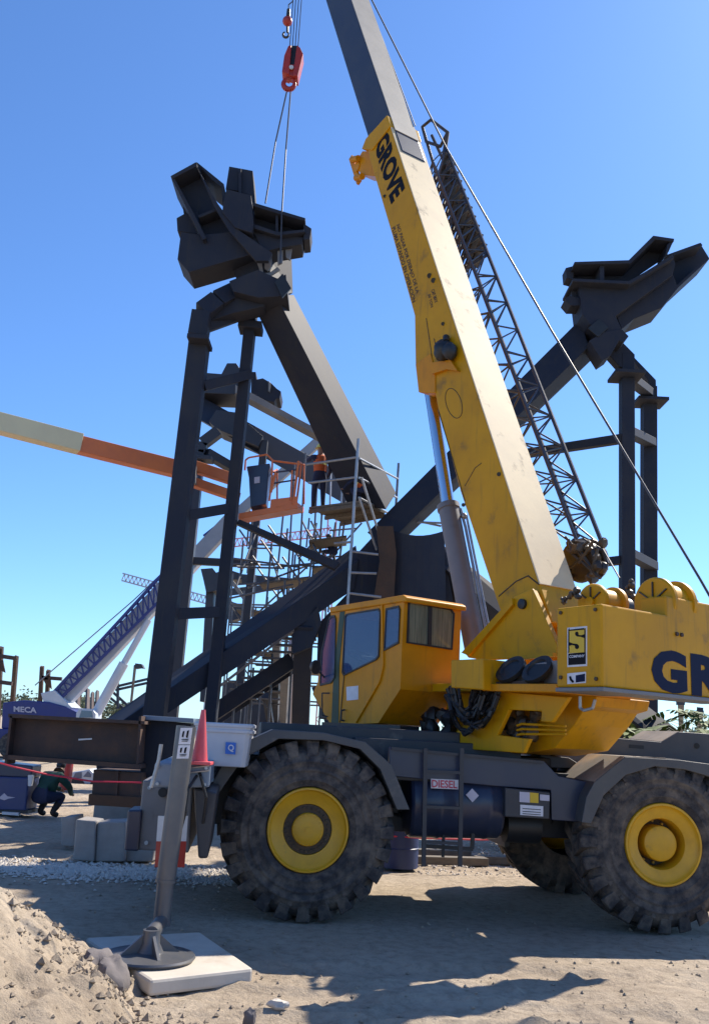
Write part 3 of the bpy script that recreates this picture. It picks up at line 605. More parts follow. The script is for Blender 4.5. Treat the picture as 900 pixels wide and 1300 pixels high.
# telescopic section
WT=WB+.06; TW=BW-.12
tl=[(413,0),(468,180),(500,230),(520,220),(493,141),(446,0)]
lx=lambda y:413+ y*.307; cx=lambda y:446+y*.336
TY=-175
tel=[sup(lx(TY),TY,WT),sup(472,190,WT),sup(505,230,WT),sup(cx(190),190,WT),sup(cx(TY),TY,WT)]
teo=MB().prism(tel,SR*TW).build('telescopic_section',M['boom_grey'],crane,False,.02)
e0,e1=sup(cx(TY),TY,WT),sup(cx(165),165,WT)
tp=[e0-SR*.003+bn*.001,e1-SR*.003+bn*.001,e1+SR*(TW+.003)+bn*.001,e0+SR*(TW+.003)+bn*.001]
MB().prism(tp,bn*.012).build('section_top_plate',M['boom_top_sunlit'],teo)  # sunlit top is painted far paler than the sides
tip=sup(378,-150,WB+BW/2)
hd_=MB().prism([sup(x,y,WT-.05) for x,y in[(lx(TY)-3,TY),(cx(TY)+6,TY),(cx(TY)-14,TY-45),(lx(TY)-20,TY-30),(lx(TY)-22,TY+10)]],SR*(TW+.1)); bhd=hd_.build('boom_head',M['yellow'],teo,False,.02)
for k in range(4): MB().lathe([(.05,0),(.26,0),(.22,.03),(.26,.06),(.05,.06)],tip+SR*(-.2+.11*k),SR,24).build('sheave',M['black'],bhd,True)
# lift cylinder
WC=WB+BW/2
c0=sup(545,488,WC); c1=sup(569.5,646,WC); c2=sup(603,822,WC)
lc=MB().tube(c1,c2,.150,32).tube(c1-(c1-c2).normalized()*.02,c1+(c1-c2).normalized()*.06,.168,32)
lco=lc.build('lift_cylinder',M['grey_paint'],crane,True)
MB().tube(c0,c1,.098,32).build('cylinder_rod',M['chrome'],lco,True)
pp=MB(); dn=(c2-c1).normalized(); off=SR*.13-SF*.14
pp.path([c1+off*.9,c1+off+dn*.3,c2+off],.022,8); pp.path([c1+off*1.25+dn*.1,c2+off*1.25],.018,8); pp.ball(c1+off*1.05+dn*.12,.05); pp.build('cylinder_pipe',M['galv'],lco,True)
# cab
WCB=-.12; CWD=.96
sc=lambda L_,w_=WCB:[sup(x,y,w_) for x,y in L_]
side=[(419,772),(420,782),(410,822),(404,865),(397,881),(418,917),(429,920),(480,918),(508,875),(510,823),(513,762)]
tC=tz(sup(513,762,WCB))[0]
WIN=[[(421.5,784),(425,783.5),(426.5,788),(425.5,858),(421,865),(407.5,868.5),(410,826),(418.5,787)],
 [(441,781),(480,774.5),(482.5,778),(480.5,832),(477,836.5),(438,856),(436,852),(439.5,784)],
 [(491.5,774.5),(506,771.5),(507.5,776),(506,814.5),(489,824)]]
REAR=[(519.5,765),(571,775),(574.5,780),(572,823),(518,815)]
def wall(outer,holes,thick,mb):
    bm=bmesh.new(); loops=[]
    for lp in [outer]+holes:
        vv=[bm.verts.new(p) for p in lp]; loops.append(vv)
        for a,b in zip(vv,vv[1:]+vv[:1]): bm.edges.new((a,b))
    n_=(outer[1]-outer[0]).cross(outer[2]-outer[0]).normalized()
    bmesh.ops.triangle_fill(bm,use_beauty=True,use_dissolve=False,edges=bm.edges[:],normal=n_)
    bm.verts.index_update(); vs=[v.co.copy() for v in bm.verts]; fs=[tuple(v.index for v in f.verts) for f in bm.faces]; k=len(vs)
    al=[[v.index for v in lp] for lp in loops]; bm.free()
    mb.add(vs+[v+thick for v in vs],fs+[tuple(i+k for i in f) for f in fs]+[(a,b,b+k,a+k) for lp in al for a,b in zip(lp,lp[1:]+lp[:1])])
S3=sc(side); H3=[sc(w_) for w_ in WIN]
cb_=MB(); wall(S3,H3,SR*.04,cb_); cab=cb_.build('cab',M['orange_yellow'],crane)
cb_=MB(); wall([p+SR*(CWD-.04) for p in S3],[[p+SR*(CWD-.04) for p in h] for h in H3],SR*.04,cb_); cb_.build('cab_wall',M['orange_yellow'],cab)
IN=SR*.041; IO=SR*(CWD-.082)
def strip(a,b,holes=None,name='cab_panel',th=.04,nrm=None):
    q=[a+IN,b+IN,b+IN+IO,a+IN+IO]; n_=(q[1]-q[0]).cross(q[2]-q[0]).normalized(); c_=sum(S3,V((0,0,0)))/len(S3)+SR*CWD/2
    if n_.dot(c_-q[0])<0: n_=-n_
    mb=MB(); wall(q,holes or [],n_*th,mb); return mb.build(name,M['orange_yellow'],cab)
for i in range(len(S3)):
    a,b=S3[i],S3[(i+1)%len(S3)]
    if i in(1,2,10): continue
    if i==9: continue
    strip(a,b)
rq=[S3[9]+IN,S3[10]+IN,S3[10]+IN+IO,S3[9]+IN+IO]; mb=MB()
R3_=[hit(x,y,rq[0],(rq[1]-rq[0]).cross(rq[2]-rq[0]).normalized()) for x,y in REAR]
nr=(rq[1]-rq[0]).cross(rq[2]-rq[0]).normalized(); nr=nr if nr.dot(SF)>0 else -nr
wall(rq,[R3_],nr*.04,mb); mb.build('cab_panel',M['orange_yellow'],cab)
strip(S3[10],S3[0],name='cab_ceiling')
# windscreen
for i in(1,2):
    a,b=S3[i],S3[i+1]; q=[a+IN,b+IN,b+IN+IO,a+IN+IO]; mb=MB(); mb.prism(q,SF*-.012); mb.build('windscreen',M['cabglass'],cab)
# seat and console inside
st_=MB(); sc0=sup(478,880,WCB+.5); zf=sup(450,919,WCB).z
def cin(t,w_,z): return S3[6]+SF*t+SR*w_+ZV*(z-S3[6].z)
st_.box(cin(-.15,.25,zf+.42),SF*-.5,SR*.5,ZV*.13); st_.box(cin(-.55,.25,zf+.5),SF*-.12,SR*.5,ZV*.62); st_.box(cin(-.57,.36,zf+1.12),SF*-.08,SR*.28,ZV*.16); st_.box(cin(-.25,.36,zf+.05),SF*-.3,SR*.28,ZV*.38)
st_.build('operator_seat',M['black'],cab,False,.03)
cs_=MB(); cs_.box(cin(.42,.1,zf+.05),SF*.25,SR*.75,ZV*.72); cs_.tube(cin(.40,.48,zf+.6),cin(.2,.48,zf+.95),.03,10)
cs_.build('console',M['black'],cab,False,.02)
wh=MB(); wc=cin(.2,.48,zf+.95); ax=(SF*-.5+ZV).normalized(); X=SR; Y_=ax.cross(X)
ring_=[wc+X*.2*math.cos(k*.3927)+Y_*.2*math.sin(k*.3927) for k in range(17)]; wh.path(ring_,.018,8)
for k in(0,5,11): wh.tube(wc,ring_[k],.014,6)
wh.build('steering_wheel',M['black'],cab,True)
MB().prism(sc([(417,771),(511,755),(515,758),(515,764),(509,764),(419,778)],WCB-.03),SR*(CWD+.06)).build('cab_roof',M['orange_yellow'],cab,False,.015)
def window(L_,mm='cabglass',rearp=False,name='window'):
    P=[rp(x,y,tC) for x,y in L_] if rearp else sc(L_)
    n_=-SF if rearp else -SR
    cen=sum(P,V((0,0,0)))/len(P)
    outer=[p+(p-cen).normalized()*.028 for p in P]
    fr_=MB(); k=len(P)
    for i in range(k):
        j=(i+1)%k; fr_.loft([outer[i]-n_*.01,outer[j]-n_*.01,P[j]-n_*.01,P[i]-n_*.01],[outer[i]+n_*.016,outer[j]+n_*.016,P[j]+n_*.016,P[i]+n_*.016])
    wo=fr_.build(name,M['black'],cab)
    MB().prism([p-n_*.008 for p in P],n_*.014).build('pane',M[mm],wo)
    return wo
for w_ in WIN: window(w_)
rw=window(REAR,'curtain',True,'rear_window')
MB().prism([rp(x,y,tC-.012) for x,y in[(543.5,770),(548,771),(547,819),(542.5,818)]],-SF*.012).build('mullion',M['black'],rw)
# doors seams, trim, handle
dr=MB().prism(sc([(432,777),(438,776),(431,845),(430,918),(421,919),(424,850)]),-SR*.006); dr.build('door_gap',M['green'],cab)
tr=MB()
for a,b in zip([(485,768),(486.5,845),(482,865),(452,917)],[(486.5,845),(482,865),(452,917)]): tr.beam(*[sup(*q,WCB-.01) for q in(a,b)],.03,.03,SR)
tr.build('door_trim',M['orange_yellow'],cab,False,.006)
for x,ya,yb in((437.5,851,918),): MB().beam(sup(x,ya,WCB-.004),sup(x-6,yb,WCB-.004),.012,.012,SR).build('door_seam',M['hub_dark'],cab)
plate(sc([(440,872),(455,870.5),(455,888),(440.5,889.5)]),.005).build('door_notice',M['sticker'],cab)
hn=MB(); hn.path([sup(438,901,WCB-.01),sup(433.5,902,WCB-.05),sup(433,914,WCB-.05),sup(437,915,WCB-.01)],.012); hn.build('door_handle',M['black'],cab)
hn=MB(); hn.path([sup(418,880,WCB-.04),sup(409,880,WCB-.08),sup(409,908,WCB-.08),sup(416,910,WCB-.03)],.010); hn.build('grab_rail',M['black'],cab)
mr=MB(); mp_=sup(402,847,WCB-.25); mr.lathe([(.02,0),(.095,.0),(.1,.02),(.08,.06),(.03,.08)],mp_,(SF*.8-SR*.3).normalized(),24); mr.path([mp_+SF*.05,sup(412,860,WCB)],.012)
mr.build('mirror',M['greasy'],cab,True)
MB().beam(sup(420,921,WCB+.1),sup(520,926,WCB+.1),.3,.08).build('cab_floor',M['black'],cab)
# lattice jib stowed along the boom
jib=MB(); WJ0,WJ1=WB+BW+.42,WB+BW+.80
ends=[((566,188),(766,695),WJ1),((553,214),(733,682),WJ1),((549,205),(736,697),WJ0),((538,238),(707,690),WJ0)]
ch=[]
for a,b,w_ in ends:
    A_,B_=sup(*a,w_),sup(*b,w_); ch.append((A_,B_)); jib.tube(A_,B_,.032 if w_==WJ1 else .028,8)
nb=14
P_=lambda i,t:ch[i][0].lerp(ch[i][1],t)
for k in range(nb):
    t0,t1=(k/nb)**.9,((k+1)/nb)**.9; tm=(t0+t1)/2
    for i,j in((0,1),(2,3),(0,2),(1,3)):
        jib.tube(P_(i,t0),P_(j,tm),.014,6); jib.tube(P_(j,tm),P_(i,t1),.014,6)
    for i,j in((0,1),(1,3),(3,2),(2,0)): jib.tube(P_(i,t0),P_(j,t0),.012,6)
jb_=jib.build('lattice_jib',M['boom_grey'],crane,True)
tpj=MB()
q=[sup(x,y,WJ1) for x,y in[(536,161),(547,152),(568,168),(559,186),(541,180)]]
for a,b in zip(q,q[1:]+q[:1]): tpj.tube(a,b,.03,8)
tpj.tube(q[2],sup(563,200,WJ1),.04,8); tpj.tube(q[0],sup(552,215,WJ1),.03,8); tpj.tube(sup(548,172,WJ1),sup(575,230,WJ1),.03,8)
tpj.build('jib_tip',M['greasy'],jb_,True); tpj=MB()
L0,L1=P_(0,.02),P_(3,.03)
for k in range(11):
    t=.02+k*.028; tpj.beam(P_(0,t),P_(1,t+.03),.05,.16,SR); tpj.beam(P_(1,t),P_(3,t+.03),.04,.10)
    tpj.beam(P_(3,t),P_(0,t+.035),.03,.05)
tpj.build('jib_sheaves',M['greasy'],jb_,True)
jbm=MB(); pj=sup(742,712,WJ0+.05)
jbm.lathe([(.05,-.16),(.27,-.16),(.29,-.10),(.20,-.09),(.20,.09),(.29,.10),(.27,.16),(.05,.16)],pj,(SR+V((0,0,.2))).normalized(),26)
for k in range(26): jbm.ball(sup(random.uniform(716,768),random.uniform(681,735),WJ0+random.uniform(-.2,.1)),random.uniform(.03,.085),nu=7,nv=5,jit=.5,seed=k+9)
for k in range(8): jbm.path([sup(random.uniform(716,766),random.uniform(681,700),WJ0-.2),sup(random.uniform(720,766),random.uniform(700,736),WJ0-.22)],.02)
jbm.path([sup(720,690,WJ0),sup(740,686,WJ0),sup(765,700,WJ0),sup(770,716,WJ0)],.035)
jbm.build('jib_base',M['greasy'],jb_,True)
# ropes running over the boom
rpz=MB(); rpz.path([sup(383,-152,WB+BW/2),sup(472,0,WB+.45),sup(566,187,WB+.55),sup(700,420,1.3),sup(888,735,1.3),sup(925,800,1.3)],.015,6); rpz.build('hoist_rope',M['rope'],crane)
rpz=MB(); rpz.path([sup(390,-170,WB+.5),sup(467,0,WB+.62),sup(527,160,WB+.62)],.010,6); rpz.build('pendant_rope',M['rope'],crane); rpz=MB(); rpz.path([sup(765,697,WJ0),sup(786,734,1.2)],.010,6); rpz.build('pendant_rope',M['rope'],crane)
# falls to the hook
TYH=tip.y
hook_top=at(371,58,TYH)
fa=MB()
for k,(xa,xb) in enumerate(((374,368),(377,371.5),(381,375),(385,378.5))): fa.tube(at(xa+9,-150,TYH+.05*k),at(xb,58,TYH+.05*k),.011,6)
fa.build('hoist_fall',M['rope'],crane)
fa=MB(); fa.path([at(384,-150,TYH-.3),at(371.5,2,TYH-.3),at(366.5,6,TYH-.3),at(366.5,17,TYH-.3)],.013,6); fa.build('auxiliary_fall',M['rope'],crane)

# hook block and ball
hbk=thing('hook_block','red multi-sheave hook block with big hook hanging from the crane boom','hook block',at(368,100,TYH))
u=FPX/ (TYH*.9725+ (hook_top.z-EYE)*.2328)
def hk(x,y,d=0): return at(x,y,TYH+d)
MB().prism([hk(x,y,-.14) for x,y in[(366,58),(370,57),(367,94),(358,91),(361,70)]],V((0,.34,0))).build('cheek_plate',M['red'],hbk,False,.012)
MB().prism([hk(x,y,-.14) for x,y in[(377,57),(381,60),(385,68),(378,97),(372,95)]],V((0,.34,0))).build('cheek_plate',M['red'],hbk,False,.012)
MB().prism([hk(x,y,-.05) for x,y in[(368,58),(379,58),(375,84),(367,84)]],V((0,.2,0))).build('sheave_case',M['black'],hbk)
MB().prism([hk(x,y,-.10) for x,y in[(366,81),(375,82),(374,97),(366,95)]],V((0,.26,0))).build('trunnion',M['red'],hbk,False,.012)
MB().lathe([(.03,0),(.05,.0),(.05,.03),(.02,.03)],hk(370,86,-.14),V((0,-1,0)),16).build('trunnion_pin',M['white'],hbk,True)
def hookmesh(cx_,cy_,r,tk,dd=0,a0=-70,a1=230,stem=None):
    m_=MB(); P=[]
    for i in range(19):
        t=R_(a0+(a1-a0)*i/18); P.append((hk(cx_+r*math.cos(t),cy_-r*math.sin(t),dd),tk*(.55+.45*math.sin(math.pi*min(1,i/16)))))
    for (a,ra),(b,rb) in zip(P,P[1:]): m_.tube(a,b,ra,10,rb)
    if stem: m_.tube(hk(stem[0],stem[1],dd),hk(stem[2],stem[3],dd),tk,10)
    return m_
hookmesh(367,106.5,7,.065,0,-250,60,(370,95,370,101)).build('hook',M['red'],hbk,True)
ovb=thing('overhaul_ball','round orange red overhaul ball with small hook beside the hoist ropes','overhaul ball',at(365,27,TYH-.3))
MB().ball(at(365,27,TYH-.3),.115).build('ball',M['red'],ovb,True)
hookmesh(363,44,3.6,.028,-.3,-250,60,(365,34,365,41)).build('hook',M['greasy'],ovb,True)
MB().tube(at(366.5,12,TYH-.3),at(366,21,TYH-.3),.04,10,.05).build('rope_socket',M['greasy'],ovb,True)

# pad, cone, tub
pd=MB(); q=[gnd(109,1190,.07),gnd(255,1183,.07),gnd(322,1229,.07),gnd(191,1244,.07)]
pd.prism([p-ZV*.12 for p in q],ZV*.12); tag(pd.build('outrigger_pad',M['pad'],None,False,.025,base=gnd(205,1212)),'square pale pad under the foot of the outrigger jack','outrigger pad')
YC=YJ+.25
cn=thing('traffic_cone','faded red traffic cone standing behind the outrigger jack','traffic cone',at(254,969,YC))
b0=at(253.5,967,YC); b1=at(258.5,901,YC); rr=10/FPX*YC
MB().tube(b0,b1,rr,24,.02).build('cone_body',M['cone'],cn,True)
MB().cbox(b0-ZV*.01,.24,.24,.03).build('cone_base',M['cone'],cn,False,.006)
tb=thing('plastic_tub','pale plastic tub with small blue label behind the front fender','tub',at(286,966,YJ+1.55))
YT=YJ+1.55
def tring(y,hw,hd,dz=0):
    c_=at(287-(y-918)*.08,y,YT); return [c_+V((sx*hw,sy*hd,0)) for sx,sy in((-1,-.8),(-.85,-1),(.85,-1),(1,-.8),(1,.8),(.85,1),(-.85,1),(-1,.8))]
MB().loft(tring(918,.30,.25),tring(972,.26,.22)).build('tub_body',M['tub'],tb,False,.01)
for y in(919,926): MB().loft(tring(y,.312,.262),tring(y+4,.310,.26)).build('tub_rim',M['tub'],tb,False,.006)
plate([at(x,y,YT-.252) for x,y in[(287,942),(300,943),(299,958),(286,957)]],.004).build('tub_label',M['logo_blue'],tb)
quad_text('label_mark','Q',*[at(x,y,YT-.26) for x,y in[(289.5,954.5),(297,955),(297.5,945.5),(290,945)]],M['sticker'],tb,.02)
for o_,n_ in((.0,1),): pass
rk=MB().path([at(262,919,YT-.3),at(285,925,YT-.3),at(318,932,YT-.3)],.012); 

# ================================================================== STEEL STRUCTURE
def strut(mb,ends):
    "ends: two rings given as (px,py,Y) for left, front and right edge; the fourth edge closes the box"
    rings=[]
    for r in ends:
        a,b,c_=[at(*p) for p in r]; rings.append([a,b,c_,a+c_-b])
    return mb.loft(*rings)
YN=21.0
xc=thing('steel_column','massive dark X-shaped steel column with raised arms behind the crane','steel column',gnd(480,1010))
XCOL=xc
strut(MB(),[[(326,396,19.2),(350,374,18.7),(373,374,19.7)],[(441,640,YN+.6),(490,647,YN),(503,626,YN+1.0)]]).build('column_arm',M['steel'],xc,False,.015)
# sunlit dusty flange on the left arm
a,b=at(351,376,18.69),at(489.5,646,YN-.01); a2,b2=at(373,374,19.7),at(503,626,YN+1.0)
strut(MB(),[[(466,676,YN+.3),(488,694,YN),(503,695,YN+.9)],[(736,405,22.0),(747,440,21.6),(756,452,22.5)]]).build('column_arm',M['steel'],xc,False,.015)
strut(MB(),[[(128,918,19.6),(122,938,18.6),(120,968,18.65)],[(452,692,YN+.8),(455,711,YN-.2),(450,748,YN-.15)]]).build('column_leg',M['steel'],xc,False,.015)
strut(MB(),[[(560,690,YN+.3),(552,712,YN-.1),(556,760,YN+.8)],[(905,962,19.6),(890,985,19.0),(880,1025,20)]]).build('column_leg',M['steel'],xc,False,.015)
nd=MB()
nd.prism(ats([(452,704),(478,676),(496,673),(520,681),(545,681),(563,683),(575,762),(552,800),(470,850),(402,850),(404,792),(446,748)],YN-.1),V((0,1.2,0)))
ndo=nd.build('column_node',M['steel'],xc,False,.02)
cv=MB(); L1=[];L2=[]
for i in range(9):
    t=i/8; x=492+t*72; y=671+9*math.sin(math.pi*t*.9); L1.append(at(x,y,YN-.35-.25*math.sin(math.pi*t))); L2.append(at(490+t*76,764,YN-.35-.25*math.sin(math.pi*t)))
for i in range(8): cv.loft([L1[i],L1[i+1],L2[i+1],L2[i]],[p+V((0,.05,0)) for p in(L1[i],L1[i+1],L2[i+1],L2[i])])
cv.build('curved_plate',M['steel'],ndo)
MB().prism(ats([(478,668),(499,668),(503,702),(500,762),(474,762),(482,712)],YN-.7),V((0,.08,0))).build('rusted_sheet',M['rust_plate'],ndo)
MB().prism(ats([(118,940),(176,930),(176,985),(124,985)],18.8),V((0,1.2,0))).build('column_base',M['steel'],xc,False,.02)
P=ats([(124,985),(176,985)],18.7); MB().box(V((P[0].x,18.7,-.05)),V((P[1].x-P[0].x,0,0)),V((0,1.4,0)),ZV*(P[0].z+.06)).build('column_plinth',M['concrete'],xc,False,.02)
MB().prism(ats([(300,664),(304,659),(432,714),(424,722)],19.7),V((0,.3,0))).build('tie_beam',M['steel'],xc,False,.01)

# --- left column head, held by the crane
def c5(pts): return [(210+x/4.5,200+y/4.5) for x,y in pts]
hl=thing('column_head','dark steel column head of angled plates slung from the crane hook','steel head',at(300,330,18.6))
def hp(name,pts,Y0,dep,m_='steel',bv=.01): return MB().prism(ats(c5(pts),Y0),V((0,dep,0))).build(name,M[m_],hl,False,bv)
hp('gusset',[(90,425),(70,580),(135,655),(360,590),(530,545),(560,500),(470,400),(330,430),(215,440)],18.55,.8)
hp('stub_plate',[(65,345),(110,320),(190,310),(215,440),(70,420)],18.75,.7)
hp('stub_plate',[(100,280),(135,275),(160,320),(105,318)],18.9,.4)
hp('arm_web',[(40,112),(200,60),(290,270),(380,430),(300,450),(215,440),(155,320)],18.85,.05)
hp('arm_flange',[(30,105),(175,25),(182,36),(180,48),(45,118)],18.35,.95)
hp('arm_flange',[(175,25),(185,28),(335,150),(345,300),(330,310),(322,170),(268,128)],18.5,.9)
hp('arm_flange',[(185,60),(205,95),(300,262),(400,400),(612,545),(590,590),(520,590),(370,425),(280,280)],18.30,.12)
hp('arm_flange',[(30,105),(45,104),(165,320),(235,460),(215,470),(140,325)],18.38,.9)
hp('stiffener',[(185,330),(300,285),(305,300),(192,345)],18.5,.4)
hp('block_front',[(335,240),(350,180),(490,215),(505,380),(495,430),(400,400),(325,310)],18.25,.3)
hp('block_back',[(345,180),(365,50),(420,60),(418,190)],18.75,.6)
hp('block_back',[(432,62),(500,75),(515,260),(500,300),(490,215),(432,200)],18.75,.6)
hp('stiffener',[(418,60),(434,62),(434,205),(418,195)],18.65,.7)
hp('arm_flange',[(500,255),(800,345),(800,362),(640,318),(500,275)],18.3,.95)
hp('arm_flange',[(495,375),(640,425),(790,410),(800,425),(640,445),(495,400)],18.35,.9)
hp('arm_web',[(500,270),(800,360),(790,470),(780,495),(640,515),(520,470),(490,400)],18.8,.06)
hp('stiffener',[(630,315),(645,320),(645,430),(630,428)],18.4,.45)
hp('end_cap',[(790,375),(835,405),(825,465),(790,470)],18.45,.6)
hp('gusset',[(500,420),(640,445),(790,455),(780,495),(640,518),(560,540)],18.5,.6)
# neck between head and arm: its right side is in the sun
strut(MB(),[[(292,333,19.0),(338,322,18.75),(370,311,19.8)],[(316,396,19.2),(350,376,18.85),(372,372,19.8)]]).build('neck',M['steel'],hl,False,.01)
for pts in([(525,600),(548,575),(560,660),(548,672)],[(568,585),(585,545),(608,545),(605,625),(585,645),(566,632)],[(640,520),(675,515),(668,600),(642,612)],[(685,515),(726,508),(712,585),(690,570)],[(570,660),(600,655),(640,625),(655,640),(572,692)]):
    hp('neck_plate',pts,18.62,.06,'steel_pale',0)  # pale colour imitates the neck's sunlit panels
# slings
for k,(pts,lab) in enumerate((( [(364,117,TYH),(350,180,TYH+.5),(337,258,18.6)],'left of two thin steel slings running from hook to column head'),([(369,117,TYH),(363,190,TYH+.4),(358,268,18.3),(356,335,18.25)],'right and longer of two thin steel slings running down from hook'))):
    P=[at(*p) for p in pts]; tag(MB().path(P,.017,8).build('lifting_sling',M['rope'],None,True,base=P[-1]),lab,'sling','slings on the crane hook')

# --- left support tower
tw=thing('support_tower','tall dark steel support tower left of the yellow crane','support tower',gnd(205,1030))
def post(T,a,b,wd,dp,mm='steel',name='tower_post',ground=True):
    A_,B_=at(*a),at(*b)
    if ground:
        d=(B_-A_); B_=A_+d*((0.0-A_.z)/d.z)
    return MB().beam(A_,B_,wd,dp,V((0,1,0))).build(name,M[mm],T,False,.01)
post(tw,(254,432,18.5),(206,835,18.5),.40,.42); post(tw,(321,384,19.6),(273,860,19.6),.24,.42); post(tw,(356,410,22.0),(330,700,22.0),.16,.3) if False else None
def bar(T,a,b,wd,ht,mm='steel',name='crossbar',bv=.01): return MB().beam(at(*a),at(*b),wd,ht).build(name,M[mm],T,False,bv)
bar(tw,(256,491,18.6),(316,476,19.5),.25,.21); bar(tw,(229,656,18.6),(287,646,19.5),.25,.22); bar(tw,(212,780,18.6),(276,777,19.5),.25,.23)
bar(tw,(241,434,18.3),(267,436,18.3),.7,.10,name='cap_plate'); bar(tw,(304,415,19.5),(333,418,19.5),.5,.17,name='cap_plate')
eb=MB()
P=[at(*p) for p in((252,428,18.6),(257,398,18.6),(276,384,18.7),(305,370,19))]
for a,b in zip(P,P[1:]): eb.beam(a,b,.4,.38,V((0,1,0)))
eb.prism(ats(c5([(235,850),(385,765),(620,720),(560,850),(380,890),(180,960)]),18.7),V((0,.5,0)))
eb.build('tower_elbow',M['steel'],tw,False,.01)
bar(tw,(250,421,18.7),(322,395,19.5),.3,.2)
sd_=MB().prism(ats(c5([(365,705),(530,640),(640,690),(690,665),(700,790),(530,800),(390,765)]),18.4),V((0,.9,0))); sd_.build('saddle',M['steel'],tw,False,.012)
MB().prism(ats(c5([(625,710),(670,662),(718,745),(668,800)]),18.3),V((0,.05,0))).build('saddle_opening',M['black'],tw)
MB().prism(ats(c5([(525,830),(580,785),(590,800),(545,880),(530,880)]),19.2),V((0,.1,0))).build('saddle_gusset',M['steel_pale'],tw)

# --- second column, head and tower farther back
def c10(pts): return [(220+x/5.625,440+y/5.625) for x,y in pts]
Y2=26.0
x2=thing('steel_column','smaller dark steel column behind the left support tower sloping down to the work platform','steel column',gnd(300,985))
strut(MB(),[[(244,497,Y2),(246,528,Y2-.4),(250,532,Y2+.4)],[(450,610,Y2+.2),(438,640,Y2-.3),(448,646,Y2+.6)]]).build('column_arm',M['steel_far'],x2,False,.015)
def h2(name,pts,Y0,dep,m_='steel_far'): return MB().prism(ats(c10(pts),Y0),V((0,dep,0))).build(name,M[m_],x2,False,.01)
h2('column_head',[(190,260),(215,185),(345,195),(385,118),(450,118),(500,190),(500,300),(440,340),(180,330)],Y2-.3,1.2)
h2('head_stub',[(560,180),(590,180),(595,235),(640,225),(700,260),(740,300),(770,320),(760,370),(735,370),(720,395),(680,390),(600,355),(555,330)],Y2,.9,'steel')
h2('head_plate',[(445,270),(480,300),(478,335),(442,335)],Y2-.4,.06,'steel_pale')
h2('head_plate',[(680,240),(695,260),(692,325),(678,315)],Y2-.1,.06,'steel_pale')
h2('bracket',[(255,535),(310,450),(450,470),(640,640),(610,715),(440,640),(340,600),(280,560)],Y2-.6,.9)
MB().prism(ats([(316,497),(320,499),(374,529),(436,562),(440,572),(372,536),(314,505)],Y2-1.2),V((0,.6,0))).build('upper_brace',M['steel_pale'],x2,False,.01)  # brace coloured pale for the sunlight on its top
P=[at(*p) for p in((278,548,Y2-1),(258,563,Y2-1),(254,575,Y2-1))]
e2=MB()
for a,b in zip(P,P[1:]): e2.beam(a,b,.3,.3,V((0,1,0)))
t2=thing('support_tower','slimmer support tower half hidden behind the left tall tower','support tower',gnd(225,1000))
e2.build('tower_elbow',M['steel_far'],t2); post(t2,(254,572,Y2-1),(226,840,Y2-1),.29,.3,'steel_far')
bar(t2,(246,582,Y2-1.1),(270,584,Y2-1.1),.5,.12,'steel_far','cap_plate'); bar(t2,(262,575,Y2-1),(298,596,Y2-.2),.25,.25,'steel_far')
post(t2,(336,560,Y2-.4),(312,800,Y2-.4),.2,.25,'steel_far')
bar(t2,(240,712,Y2-1),(318,716,Y2-.4),.2,.2,'steel_far')
# --- third, distant
Y3=38.0
x3=thing('steel_column','distant small steel column with jagged head seen between the tower posts','steel column',gnd(270,975))
def c9(pts): return [(240+x/4.335,660+y/4.335) for x,y in pts]
def h3(n_,pts,Y0,dep): return MB().prism(ats(c9(pts),Y0),V((0,dep,0))).build(n_,M['steel_far'],x3)
h3('column_head',[(65,270),(130,265),(150,290),(210,270),(300,300),(300,325),(210,330),(190,380),(95,400),(80,330)],Y3,1.5)
h3('column_post',[(95,380),(135,380),(125,700),(85,1000),(60,1000)],Y3+.2,1.0)
h3('column_arm',[(170,330),(235,450),(300,470),(345,480),(310,530),(225,560),(150,470)],Y3,.8)
bar(x3,(308,735,Y3),(392,742,Y3),.4,.35,'steel_far'); bar(x3,(290,752,Y3),(395,740,Y3+3),.3,.3,'steel_far')
bar(x3,(292,735,Y3-1),(325,780,Y3-1),.15,.15,'steel_pale')

# --- right tower and head
tr_=thing('support_tower','dark twin post support tower right of the boom','support tower',gnd(795,1010))
YR=22.0
post(tr_,(795,452,YR),(795.5,745,YR),.32,.32); post(tr_,(823,492,YR+2.3),(823,740,YR+2.3),.37,.35)
bar(tr_,(776,477,YR-.1),(813,479,YR-.1),.8,.09,name='cap_plate'); bar(tr_,(805,510,YR+2.2),(843,512,YR+2.2),.8,.09,name='cap_plate')
bar(tr_,(797,548,YR),(826,562,YR+2.2),.3,.22); bar(tr_,(797,703,YR),(828,719,YR+2.2),.3,.22); bar(tr_,(797,479,YR),(823,499,YR+2.2),.3,.22)
bar(tr_,(660,577,YR+1.5),(790,557,YR),.2,.22); bar(tr_,(765,714,YR+.5),(790,711,YR),.2,.2)
def c16(pts): return [(700+x/4.5,290+y/4.5) for x,y in pts]
el=MB().prism(ats(c16([(388,790),(330,725),(330,650),(395,640),(470,715),(470,800)]),YR-.15),V((0,.3,0)))
el.build('tower_elbow',M['steel'],tr_,False,.01); el=MB().prism(ats(c16([(470,760),(470,735),(595,865),(597,945),(560,945),(560,880)]),YR+2.2),V((0,.3,0))); el.build('tower_elbow',M['steel'],tr_,False,.01)
hr=thing('column_head','dark steel column head with channel arms atop the right twin post tower','steel head',at(780,410,YR-.3))
def hq(name,pts,Y0,dep,m_='steel'): return MB().prism(ats(c16(pts),Y0),V((0,dep,0))).build(name,M[m_],hr,False,.01)
hq('gusset',[(165,410),(150,300),(440,310),(520,270),(690,160),(705,200),(690,265),(365,500),(400,575),(300,600),(215,545),(175,490)],YR-.7,.9)
hq('gusset',[(110,310),(200,300),(190,400),(165,405),(115,400)],YR-.5,.6)
